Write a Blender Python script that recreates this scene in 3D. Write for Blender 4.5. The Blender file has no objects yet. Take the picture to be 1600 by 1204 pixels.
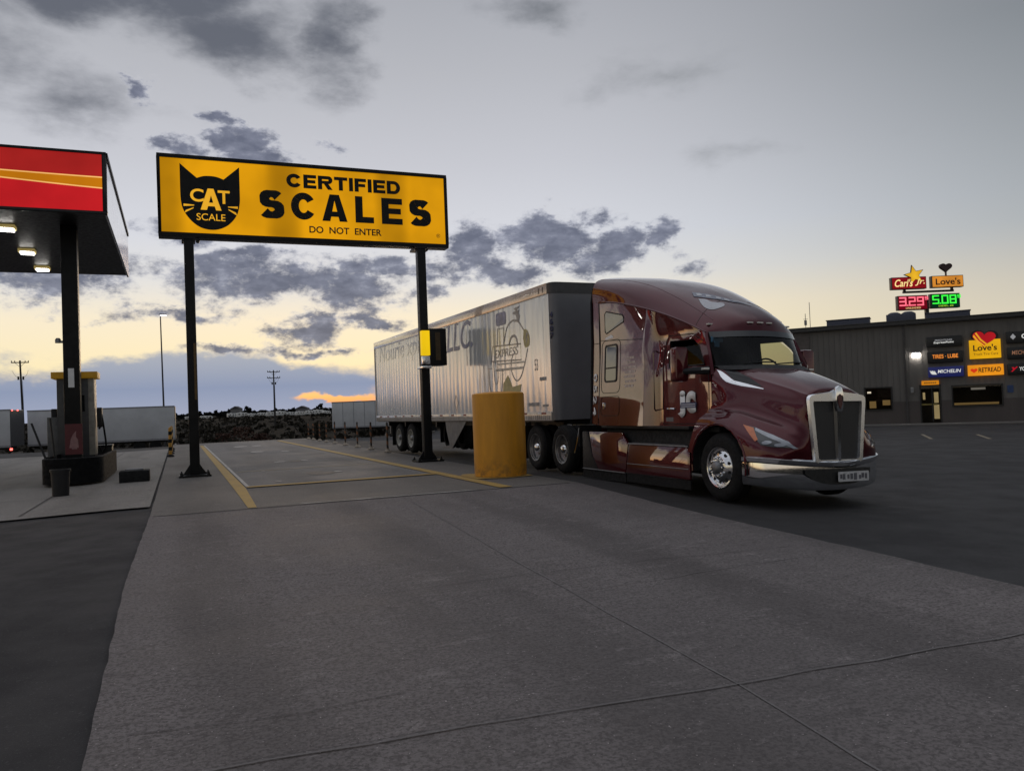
import bpy, bmesh, math, random
from math import sin, cos, pi, radians, sqrt
from mathutils import Vector, Matrix, noise as mnoise
from mathutils.bvhtree import BVHTree
random.seed(7)
scene = bpy.context.scene
COL = scene.collection

# ------------------------------------------------------------------ materials
def lin(r, g, b):
    f = lambda c: (c/255/12.92) if c <= 10 else ((c/255+.055)/1.055)**2.4
    return (f(r), f(g), f(b))

class NT:
    """small helper round a node tree"""
    def __init__(s, tree): s.t = tree; s.n = tree.nodes; s.l = tree.links
    def new(s, kind, **kw):
        n = s.n.new(kind)
        for k, v in kw.items(): setattr(n, k, v)
        return n
    def put(s, sock, v):
        if hasattr(v, 'is_linked') or hasattr(v, 'links'): s.l.new(v, sock)
        elif isinstance(v, (tuple, list)) and len(v) == 3 and len(sock.default_value) == 4: sock.default_value = (*v, 1)
        else: sock.default_value = v
    def math(s, op, a, b=None, c=None, clamp=False):
        n = s.new('ShaderNodeMath', operation=op, use_clamp=clamp)
        for i, v in enumerate((a, b, c)):
            if v is not None: s.put(n.inputs[i], v)
        return n.outputs[0]
    def vmath(s, op, a, b=None):
        n = s.new('ShaderNodeVectorMath', operation=op)
        s.put(n.inputs[0], a)
        if b is not None: s.put(n.inputs[1], b)
        return n.outputs['Value'] if op in ('LENGTH', 'DOT_PRODUCT') else n.outputs[0]
    def noise(s, vec, scale, detail=4, rough=.55, dist=0, color=False):
        n = s.new('ShaderNodeTexNoise'); n.inputs['Scale'].default_value = scale
        n.inputs['Detail'].default_value = detail; n.inputs['Roughness'].default_value = rough
        n.inputs['Distortion'].default_value = dist
        if vec is not None: s.l.new(vec, n.inputs['Vector'])
        return n.outputs['Color' if color else 'Fac']
    def ramp(s, fac, stops, interp='LINEAR'):
        n = s.new('ShaderNodeValToRGB'); cr = n.color_ramp; cr.interpolation = interp
        while len(cr.elements) < len(stops): cr.elements.new(.5)
        for e, (p, c) in zip(cr.elements, stops):
            e.position = p; e.color = (*c, 1) if len(c) == 3 else c
        s.l.new(fac, n.inputs[0]); return n.outputs[0]
    def mapr(s, v, a, b, c=0., d=1., smooth=True):
        n = s.new('ShaderNodeMapRange', interpolation_type='SMOOTHSTEP' if smooth else 'LINEAR')
        s.put(n.inputs[0], v)
        for i, x in enumerate((a, b, c, d)): s.put(n.inputs[i+1], x)
        return n.outputs[0]
    def mix(s, f, a, b, blend='MIX'):
        n = s.new('ShaderNodeMix', data_type='RGBA', blend_type=blend)
        s.put(n.inputs[0], f); s.put(n.inputs[6], a); s.put(n.inputs[7], b)
        return n.outputs[2]
    def mapping(s, vec, scale):
        n = s.new('ShaderNodeMapping'); n.inputs['Scale'].default_value = scale
        s.l.new(vec, n.inputs['Vector']); return n.outputs[0]
    def bump(s, h, strength=.3, dist=.01):
        n = s.new('ShaderNodeBump'); n.inputs['Strength'].default_value = strength
        n.inputs['Distance'].default_value = dist; s.l.new(h, n.inputs['Height']); return n.outputs[0]

def base_mat(name):
    m = bpy.data.materials.new(name); m.use_nodes = True
    nt = NT(m.node_tree); b = nt.n['Principled BSDF']
    tc = nt.new('ShaderNodeTexCoord').outputs['Object']
    return m, nt, b, tc

def simple(name, col, rough=.5, metal=0., coat=0., var=.25, scale=6., bump=0., bscale=60., spec=.5, emis=None, estr=0.):
    """paint/metal/plastic with wear-scale variation in tone and gloss"""
    m, nt, b, tc = base_mat(name)
    n = nt.noise(tc, scale, 6, .6)
    lo = tuple(c*(1-var) for c in col); hi = tuple(min(1, c*(1+var)) for c in col)
    nt.l.new(nt.ramp(n, [(.3, lo), (.7, hi)]), b.inputs['Base Color'])
    n2 = nt.noise(tc, scale*3.1, 5, .6)
    nt.l.new(nt.mapr(n2, .3, .7, max(.02, rough*.8), min(1, rough*1.2)), b.inputs['Roughness'])
    b.inputs['Metallic'].default_value = metal; b.inputs['Coat Weight'].default_value = coat
    b.inputs['Coat Roughness'].default_value = .04
    b.inputs['Specular IOR Level'].default_value = spec
    if bump: nt.l.new(nt.bump(nt.noise(tc, bscale, 5), bump, .004), b.inputs['Normal'])
    if emis: b.inputs['Emission Color'].default_value = (*emis, 1); b.inputs['Emission Strength'].default_value = estr
    return m

MAT = {}
def M(name, *a, **k):
    if name not in MAT: MAT[name] = simple(name, *a, **k)
    return MAT[name]

black = M('black_paint', (.010, .010, .011), .42, var=.3, scale=3, spec=.2)
rubber = M('black_rubber', (.012, .012, .013), .8, var=.35, scale=9, spec=.2, bump=.3, bscale=40)
plastic = M('dark_plastic', (.014, .014, .016), .5, spec=.3)
darkin = M('dark_interior', (.012, .012, .013), .9)
chrome = M('polished_chrome', (.82, .83, .85), .07, metal=1, var=.05)
alu = M('polished_aluminium', (.72, .73, .75), .2, metal=1, var=.12, scale=14)
steel = M('grey_steel', (.22, .22, .23), .45, metal=.6)
white_decal = M('white_decal', (.78, .78, .79), .5, var=.08)
blue_decal = M('blue_decal', (.03, .045, .13), .5, var=.1)
faded_blue = M('faded_blue_decal', (.20, .215, .34), .4, var=.35, scale=5)
faded_grey = M('faded_grey_decal', (.29, .275, .27), .4, var=.4, scale=5)
navy = M('navy_digits', (.012, .016, .07), .45, var=.1)
tan_decal = M('tan_decal', (.42, .36, .16), .45, var=.2)
lens = M('clear_lens', (.30, .31, .34), .15, metal=.6, coat=1)
amber = M('amber_lens', (.55, .13, .02), .2, coat=1)
redlens = M('red_lens', (.35, .01, .01), .25, coat=1)

def car_paint(name, ior):
    m, nt, b, tc = base_mat(name)
    n = nt.noise(tc, 900, 2)
    nt.l.new(nt.ramp(n, [(.35, (.052, .002, .006)), (.7, (.10, .004, .012))]), b.inputs['Base Color'])
    b.inputs['Metallic'].default_value = .55; b.inputs['Specular IOR Level'].default_value = .2; b.inputs['Coat Weight'].default_value = 1
    b.inputs['Coat Roughness'].default_value = .025; b.inputs['Coat IOR'].default_value = ior
    nt.l.new(nt.mapr(nt.noise(tc, 2.5, 5), .3, .7, .28, .42), b.inputs['Roughness'])
    nt.l.new(nt.bump(nt.noise(tc, 2.2, 2), .12, .01), b.inputs['Coat Normal'])
    return m
paint = car_paint('maroon_truck_paint', 1.44)
side_paint = car_paint('maroon_waxed_side', 1.9)

def trailer_skin():
    """white sheet panels: glossy and slightly wavy between the posts"""
    m, nt, b, tc = base_mat('trailer_white_sheet')
    sep = nt.new('ShaderNodeSeparateXYZ'); nt.l.new(tc, sep.inputs[0])
    st = nt.mapping(tc, (1, 2.2, .35))
    n = nt.noise(st, 1.3, 6, .62)
    dirt = nt.noise(nt.mapping(tc, (1, 5, .25)), 2, 6, .6)
    c = nt.ramp(n, [(.3, (.55, .58, .63)), (.7, (.66, .69, .73))])
    c = nt.mix(nt.mapr(dirt, .52, .8, 0, .35), c, (.28, .26, .23))
    nt.l.new(c, b.inputs['Base Color'])
    b.inputs['Metallic'].default_value = .14
    nt.l.new(nt.mapr(dirt, .3, .75, .12, .26), b.inputs['Roughness'])
    b.inputs['Coat Weight'].default_value = .75; b.inputs['Coat Roughness'].default_value = .17
    post = nt.math('SINE', nt.math('MULTIPLY', sep.outputs[1], 2*pi/.305))
    post = nt.math('MULTIPLY', post, .25)
    wav = nt.noise(nt.mapping(tc, (1, 3.4, .5)), 1.1, 3, .5)
    h = nt.math('ADD', nt.math('MULTIPLY', wav, 1.6), post)
    nt.l.new(nt.bump(h, .3, .03), b.inputs['Normal'])
    nt.l.new(nt.bump(h, .3, .03), b.inputs['Coat Normal'])
    return m
trailer_mat = trailer_skin()
far_white = M('far_trailer_white', (.50, .51, .54), .4, var=.12, scale=.6)
nose_grey = M('trailer_nose_grey', (.15, .15, .165), .45, var=.12, scale=1.5)

def asphalt():
    m, nt, b, tc = base_mat('asphalt')
    big = nt.noise(tc, .16, 5, .6); mid = nt.noise(tc, 1.3, 5, .6); fine = nt.noise(tc, 95, 3, .7)
    c = nt.ramp(big, [(.3, (.027, .026, .027)), (.7, (.044, .042, .0435))])
    c = nt.mix(nt.mapr(mid, .45, .75, 0, .5), c, (.022, .021, .023))
    c = nt.mix(nt.mapr(nt.noise(tc, 48, 3, .7), .60, .72, 0, .6), c, (.10, .098, .098))
    c = nt.mix(nt.mapr(fine, .62, .74, 0, .7), c, (.14, .14, .14))
    nt.l.new(c, b.inputs['Base Color']); b.inputs['Specular IOR Level'].default_value = .25
    nt.l.new(nt.mapr(mid, .3, .7, .75, .95), b.inputs['Roughness'])
    nt.l.new(nt.bump(fine, .5, .006), b.inputs['Normal'])
    return m
asphalt_m = asphalt()

def concrete(name, lo, hi, oil=.5, speck=True):
    m, nt, b, tc = base_mat(name)
    big = nt.noise(tc, .35, 6, .62); streak = nt.noise(nt.mapping(tc, (1.1, .22, 1)), 1.1, 6, .6)
    cross = nt.noise(nt.mapping(tc, (.25, 2.2, 1)), 1.4, 6, .65)
    fine = nt.noise(tc, 38, 6, .75); grit = nt.noise(tc, 52, 2, .5)
    c = nt.ramp(big, [(.28, lo), (.72, hi)])
    c = nt.mix(nt.mapr(streak, .5, .75, 0, oil), c, tuple(x*.55 for x in lo))
    c = nt.mix(nt.mapr(cross, .55, .75, 0, oil*.7), c, tuple(x*.6 for x in lo))
    sp = nt.new('ShaderNodeSeparateXYZ'); nt.l.new(tc, sp.inputs[0])
    trk = nt.math('SINE', nt.math('MULTIPLY', nt.math('ADD', nt.math('ADD', sp.outputs[0], nt.math('MULTIPLY', nt.noise(nt.mapping(tc, (1, .15, 1)), .8, 3), .9)), -.2), 2*pi/2.1))
    c = nt.mix(nt.math('MULTIPLY', nt.mapr(trk, .0, 1.), nt.mapr(streak, .3, .6, .15, .55)), c, tuple(x*.62 for x in lo))
    pit = nt.new('ShaderNodeTexVoronoi'); pit.inputs['Scale'].default_value = 5.5; nt.l.new(tc, pit.inputs['Vector'])
    c = nt.mix(nt.mapr(pit.outputs['Distance'], .035, .02, 0, .8), c, (.02, .019, .019))
    dab = nt.noise(nt.mapping(tc, (.7, 1.6, 1)), 3.4, 7, .72)
    c = nt.mix(nt.mapr(dab, .56, .66, 0, .5), c, tuple(min(1, x*1.25) for x in hi))
    spot = nt.noise(tc, 2.3, 3, .5)
    c = nt.mix(nt.mapr(spot, .68, .76, 0, .5), c, tuple(x*.45 for x in lo))
    c = nt.mix(nt.mapr(fine, .42, .62, 0, .8), c, tuple(x*.48 for x in lo))
    c = nt.mix(nt.mapr(nt.noise(nt.mapping(tc, (.8, 1.5, 1)), 9, 6, .75), .52, .66, 0, .55), c, tuple(x*.55 for x in lo))
    if speck: c = nt.mix(nt.mapr(grit, .71, .76, 0, .7), c, tuple(min(1, x*3) for x in hi))
    nt.l.new(c, b.inputs['Base Color']); b.inputs['Specular IOR Level'].default_value = .3
    nt.l.new(nt.mapr(big, .3, .7, .65, .9), b.inputs['Roughness'])
    h = nt.math('ADD', nt.math('MULTIPLY', fine, .6), nt.math('MULTIPLY', cross, .8))
    nt.l.new(nt.bump(h, .7, .012), b.inputs['Normal'])
    return m
ramp_m = concrete('worn_concrete', (.128, .112, .110), (.212, .188, .185), .42)
deck_m = concrete('scale_concrete', (.155, .149, .148), (.21, .202, .20), .4, False)
side_m = concrete('platform_concrete', (.142, .129, .118), (.186, .170, .158), .35, False)
apron_m = concrete('apron_concrete', (.20, .186, .172), (.29, .27, .25), .75, False)

def worn_paint(name, col, under, wear=.5):
    m, nt, b, tc = base_mat(name)
    n = nt.noise(tc, 5, 7, .7); f = nt.noise(tc, 55, 4, .7)
    k = nt.mapr(nt.math('ADD', nt.math('MULTIPLY', n, .6), nt.math('MULTIPLY', f, .4)), wear-.06, wear+.12, 0, .8)
    c = nt.mix(k, col, under)
    c = nt.mix(nt.mapr(nt.noise(tc, 1.1, 4), .45, .75, 0, .45), c, tuple(x*.6 for x in col))
    nt.l.new(c, b.inputs['Base Color']); b.inputs['Roughness'].default_value = .75
    return m
line_yellow = worn_paint('worn_yellow_line', (.38, .24, .055), (.13, .12, .11), .55)
line_white = worn_paint('worn_white_line', (.48, .46, .43), (.11, .10, .10), .5)
line_faint = worn_paint('faint_line', (.27, .22, .14), (.16, .15, .14), .52)
joint_m = M('dark_joint', (.05, .046, .046), .9, var=.4, scale=20)
joint_light = worn_paint('pale_joint_sealant', (.27, .25, .245), (.10, .091, .09), .38)
stain_m = M('oil_stain', (.045, .043, .043), .7, var=.3, scale=12)

def bollard_paint():
    m, nt, b, tc = base_mat('bollard_yellow')
    n = nt.noise(nt.mapping(tc, (3, 3, .6)), 2.2, 6, .6)
    c = nt.ramp(n, [(.3, (.53, .225, .010)), (.7, (.66, .29, .013))])
    sc = nt.noise(nt.mapping(tc, (2, 2, 9)), 3, 6, .7)
    c = nt.mix(nt.mapr(sc, .66, .78, 0, .6), c, (.16, .085, .02))
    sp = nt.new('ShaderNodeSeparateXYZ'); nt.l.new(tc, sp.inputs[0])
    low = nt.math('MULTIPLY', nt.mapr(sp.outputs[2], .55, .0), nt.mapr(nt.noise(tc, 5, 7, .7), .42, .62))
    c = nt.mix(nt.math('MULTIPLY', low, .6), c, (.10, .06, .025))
    chip = nt.noise(nt.mapping(tc, (1.5, 1.5, 1)), 9, 6, .7)
    c = nt.mix(nt.mapr(chip, .665, .70, 0, .75), c, (.10, .085, .075))
    nt.l.new(c, b.inputs['Base Color']); b.inputs['Roughness'].default_value = .55
    nt.l.new(nt.bump(nt.noise(tc, 30, 4), .15, .004), b.inputs['Normal'])
    return m
bollard_m = bollard_paint()

def emitter(name, col, strength, tubes=None):
    """back-lit face; tubes = (axis, period, depth) of the lamps behind the sheet"""
    m, nt, b, tc = base_mat(name)
    b.inputs['Base Color'].default_value = (*[c*.08 for c in col], 1)
    b.inputs['Roughness'].default_value = .6; b.inputs['Specular IOR Level'].default_value = .15
    b.inputs['Emission Color'].default_value = (*col, 1)
    v = nt.noise(tc, .55, 3, .5)
    s = nt.mapr(v, .3, .7, strength*.82, strength*1.12)
    if tubes:
        ax, per, depth = tubes
        sep = nt.new('ShaderNodeSeparateXYZ'); nt.l.new(tc, sep.inputs[0])
        w = nt.math('SINE', nt.math('MULTIPLY', sep.outputs[ax], 2*pi/per))
        s = nt.math('MULTIPLY', s, nt.mapr(w, -1, -.35, 1-depth, 1))
    nt.l.new(s, b.inputs['Emission Strength'])
    return m

def siding(name, col, period=.3):
    m, nt, b, tc = base_mat(name)
    sep = nt.new('ShaderNodeSeparateXYZ'); nt.l.new(tc, sep.inputs[0])
    n = nt.noise(nt.mapping(tc, (1, 1, .3)), 1.2, 5)
    c = nt.ramp(n, [(.3, tuple(x*.85 for x in col)), (.7, tuple(x*1.12 for x in col))])
    nt.l.new(c, b.inputs['Base Color']); b.inputs['Roughness'].default_value = .6
    return m
wall_m = siding('grey_metal_siding', (.135, .125, .115))
dado_m = siding('brown_lower_wall', (.075, .062, .058))

def glass(name, tint, rough=.01, ior=1.5):
    m = bpy.data.materials.new(name); m.use_nodes = True; nt = NT(m.node_tree)
    out = nt.n['Material Output']; nt.n.remove(nt.n['Principled BSDF'])
    tr = nt.new('ShaderNodeBsdfTransparent'); tr.inputs[0].default_value = (*tint, 1)
    gl = nt.new('ShaderNodeBsdfGlossy'); gl.inputs['Roughness'].default_value = rough
    fr = nt.new('ShaderNodeFresnel'); bf = nt.new('ShaderNodeNewGeometry').outputs['Backfacing']; nt.l.new(nt.mapr(bf, 0, 1, ior, 1/ior, False), fr.inputs[0])
    mx = nt.new('ShaderNodeMixShader'); nt.l.new(fr.outputs[0], mx.inputs[0])
    nt.l.new(tr.outputs[0], mx.inputs[1]); nt.l.new(gl.outputs[0], mx.inputs[2]); nt.l.new(mx.outputs[0], out.inputs[0])
    return m
wind_glass = glass('tinted_windshield', (.56, .58, .58), .01, 1.42)
side_glass = glass('tinted_side_glass', (.62, .62, .45), .01, 1.16)
shop_glass = glass('shop_glass', (.55, .5, .42))

# ------------------------------------------------------------------ mesh helpers
class MB:
    def __init__(s): s.v = []; s.f = []
    def add(s, vs, fs):
        o = len(s.v); s.v += [tuple(x) for x in vs]; s.f += [tuple(i+o for i in f) for f in fs]; return s
    def box(s, a, b):
        (x0, y0, z0), (x1, y1, z1) = a, b
        return s.add([(x0,y0,z0),(x1,y0,z0),(x1,y1,z0),(x0,y1,z0),(x0,y0,z1),(x1,y0,z1),(x1,y1,z1),(x0,y1,z1)],
                     [(0,3,2,1),(4,5,6,7),(0,1,5,4),(1,2,6,5),(2,3,7,6),(3,0,4,7)])
    def prism(s, pts, d):
        """closed planar polygon (3D points) pushed along d"""
        n = len(pts); d = Vector(d); p = [Vector(q) for q in pts]
        return s.add(p+[q+d for q in p], [tuple(range(n))[::-1], tuple(range(n, 2*n))] + [(i, (i+1) % n, n+(i+1) % n, n+i) for i in range(n)])
    def face(s, pts): return s.add(pts, [tuple(range(len(pts)))])
    def grid(s, rows, close=False):
        r, c = len(rows), len(rows[0]); o = len(s.v)
        for row in rows: s.v += [tuple(p) for p in row]
        for i in range(r-1):
            for j in range(c if close else c-1):
                k = (j+1) % c
                s.f.append((o+i*c+j, o+i*c+k, o+(i+1)*c+k, o+(i+1)*c+j))
        return s
    def lathe(s, prof, org=(0,0,0), axis='z', seg=32):
        rows = []
        for r, h in prof:
            row = []
            for k in range(seg):
                t = 2*pi*k/seg; a, b = r*cos(t), r*sin(t)
                p = {'z': (a, b, h), 'x': (h, a, b), 'y': (a, h, b)}[axis]
                row.append((org[0]+p[0], org[1]+p[1], org[2]+p[2]))
            rows.append(row)
        s.grid(rows, True)
        return s
    def cyl(s, org, r, h, axis='z', seg=24, r2=None):
        return s.lathe([(0, 0), (r, 0), (r if r2 is None else r2, h), (0, h)], org, axis, seg)
    def tube(s, path, r, seg=8, r_end=None):
        P = [Vector(p) for p in path]; rows = []
        for i, p in enumerate(P):
            d = (P[min(i+1, len(P)-1)]-P[max(i-1, 0)]).normalized()
            u = d.cross(Vector((0, 0, 1)))
            if u.length < 1e-3: u = Vector((1, 0, 0))
            u.normalize(); w = d.cross(u)
            rr = r if r_end is None else r+(r_end-r)*i/(len(P)-1)
            rows.append([p+(u*cos(2*pi*k/seg)+w*sin(2*pi*k/seg))*rr for k in range(seg)])
        s.grid(rows, True)
        o = len(s.v)
        s.v += [tuple(q) for q in rows[0]]+[tuple(q) for q in rows[-1]]
        s.f += [tuple(range(o+seg-1, o-1, -1)), tuple(range(o+seg, o+2*seg))]
        return s
    def build(s, name, mat, parent=None, off=(0,0,0), bevel=0, smooth=40, weld=True, kind=None):
        me = bpy.data.meshes.new(name)
        bm = bmesh.new(); vs = [bm.verts.new((v[0]-off[0], v[1]-off[1], v[2]-off[2])) for v in s.v]
        for f in s.f:
            if len(set(f)) > 2:
                try: bm.faces.new([vs[i] for i in f])
                except ValueError: pass
        if weld: bmesh.ops.remove_doubles(bm, verts=bm.verts, dist=1e-4)
        bmesh.ops.recalc_face_normals(bm, faces=bm.faces)
        if bevel:
            ed = [e for e in bm.edges if len(e.link_faces) == 2 and e.calc_face_angle(0) > .6]
            bmesh.ops.bevel(bm, geom=ed, offset=bevel, segments=2, profile=.6, affect='EDGES', clamp_overlap=True)
        bm.to_mesh(me); bm.free()
        return link(name, me, mat, parent, smooth, kind)

def link(name, me, mat, parent=None, smooth=40, kind=None):
    if mat: me.materials.clear(); me.materials.append(mat)
    if smooth:
        me.polygons.foreach_set('use_smooth', [True]*len(me.polygons))
        me.set_sharp_from_angle(angle=radians(smooth))
    o = bpy.data.objects.new(name, me); COL.objects.link(o)
    if parent: o.parent = parent
    if kind: o['kind'] = kind
    return o

def tag(o, label, cat, group=None):
    o['label'] = label; o['category'] = cat
    if group: o['group'] = group
    return o

def thing(name, label, cat, loc, rot=(0,0,0), group=None):
    o = bpy.data.objects.new(name, None); COL.objects.link(o)
    o.location = loc; o.rotation_euler = rot; o.empty_display_size = .3
    return tag(o, label, cat, group)

def dup(o, parent=None):
    c = o.copy(); COL.objects.link(c)
    if parent: c.parent = parent
    for ch in list(o.children): dup(ch, c)
    return c

def cr(P, n):
    """Catmull-Rom through control points (tuples)"""
    P = [Vector(p) for p in P]; out = []
    for i in range(len(P)-1):
        a, b, c, d = P[max(i-1, 0)], P[i], P[i+1], P[min(i+2, len(P)-1)]
        for k in range(n):
            t = k/n
            out.append(.5*((2*b)+(c-a)*t+(2*a-5*b+4*c-d)*t*t+(3*b-a-3*c+d)*t**3))
    out.append(P[-1]); return out

def loft(rows, n=4, m=4):
    R = [cr(r, m) for r in rows]
    cols = [cr([R[i][j] for i in range(len(R))], n) for j in range(len(R[0]))]
    return [[cols[j][i] for j in range(len(cols))] for i in range(len(cols[0]))]

def text_mesh(s, bold=0., shear=0., space=1., depth=0., wide=1.):
    cu = bpy.data.curves.new('lettering', 'FONT'); cu.body = s; cu.size = 1
    cu.offset = bold; cu.shear = shear; cu.space_character = space; cu.extrude = depth; cu.resolution_u = 6
    ob = bpy.data.objects.new('lettering', cu); COL.objects.link(ob)
    dg = bpy.context.evaluated_depsgraph_get(); dg.update()
    me = bpy.data.meshes.new_from_object(ob.evaluated_get(dg), depsgraph=dg)
    COL.objects.unlink(ob); bpy.data.objects.remove(ob); bpy.data.curves.remove(cu)
    return me

def text(s, org, right, up, w, h, mat, parent, name='lettering', bold=.02, shear=0., depth=.004, space=1., off=(0,0,0), warp=None):
    """lettering fitted into a w x h box whose lower left corner is org"""
    me = text_mesh(s, bold, shear, space)
    xs = [v.co.x for v in me.vertices]; ys = [v.co.y for v in me.vertices]
    x0, x1, y0, y1 = min(xs), max(xs), min(ys), max(ys)
    R, U, O = Vector(right).normalized(), Vector(up).normalized(), Vector(org)-Vector(off); N = R.cross(U)
    for v in me.vertices:
        a, b = (v.co.x-x0)/(x1-x0)*w, (v.co.y-y0)/(y1-y0)*h
        if warp: b = warp(a, b)
        v.co = O+R*a+U*b
    bm = bmesh.new(); bm.from_mesh(me)
    bmesh.ops.recalc_face_normals(bm, faces=bm.faces)
    if depth:
        r = bmesh.ops.extrude_face_region(bm, geom=list(bm.faces))
        bmesh.ops.translate(bm, verts=[g for g in r['geom'] if isinstance(g, bmesh.types.BMVert)], vec=N*depth)
        bmesh.ops.recalc_face_normals(bm, faces=bm.faces)
    bm.to_mesh(me); bm.free(); me.name = name
    return link(name, me, mat, parent, 0)

def cut_convex(bm, poly, side, inside_delete=True, ax=(1, 2), sel=None):
    """slice the mesh along a convex polygon given in two axes, on one side of x=0; remove what lies inside"""
    n = len(poly); area = sum(poly[i][0]*poly[(i+1) % n][1]-poly[(i+1) % n][0]*poly[i][1] for i in range(n))
    if area < 0: poly = poly[::-1]
    ok = sel or (lambda c: c.x*side > 0)
    planes = []
    for i in range(n):
        p, q = poly[i], poly[(i+1) % n]
        co = Vector((0,0,0)); no = Vector((0,0,0))
        co[ax[0]], co[ax[1]] = p; no[ax[0]], no[ax[1]] = q[1]-p[1], p[0]-q[0]
        planes.append((co, no.normalized()))
    for co, no in planes:
        fs = [f for f in bm.faces if ok(f.calc_center_median())]
        geom = list({e for f in fs for e in f.edges})+list({v for f in fs for v in f.verts})+fs
        bmesh.ops.bisect_plane(bm, geom=geom, plane_co=co, plane_no=no, dist=1e-5)
    kill = [f for f in bm.faces if ok(f.calc_center_median()) and all((f.calc_center_median()-co).dot(no) < 1e-6 for co, no in planes)]
    if inside_delete: bmesh.ops.delete(bm, geom=kill, context='FACES')
    return kill

def rrect(x0, y0, x1, y1, r, n=4):
    P = []
    for cx, cy, a0 in ((x1-r, y1-r, 0), (x0+r, y1-r, pi/2), (x0+r, y0+r, pi), (x1-r, y0+r, 3*pi/2)):
        for k in range(n+1): P.append((cx+r*cos(a0+pi/2*k/n), cy+r*sin(a0+pi/2*k/n)))
    return P

# ------------------------------------------------------------------ camera
F, PITCH, ROLL, YAW, CZ = 1250.0, .0272, .0392, .3966, 1.4042
def camera():
    fw = Vector((sin(YAW)*cos(PITCH), cos(YAW)*cos(PITCH), sin(PITCH)))
    rt = Vector((cos(YAW), -sin(YAW), 0)); up = rt.cross(fw)
    r2 = rt*cos(ROLL)-up*sin(ROLL); u2 = up*cos(ROLL)+rt*sin(ROLL)
    cd = bpy.data.cameras.new('camera'); cam = bpy.data.objects.new('camera', cd); COL.objects.link(cam)
    cd.sensor_fit = 'HORIZONTAL'; cd.sensor_width = 36; cd.lens = F/1600*36
    cd.clip_start = .1; cd.clip_end = 8000
    m = Matrix((r2, u2, -fw)).transposed().to_4x4(); m.translation = (0, 0, CZ); cam.matrix_world = m
    scene.camera = cam
camera()

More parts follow.
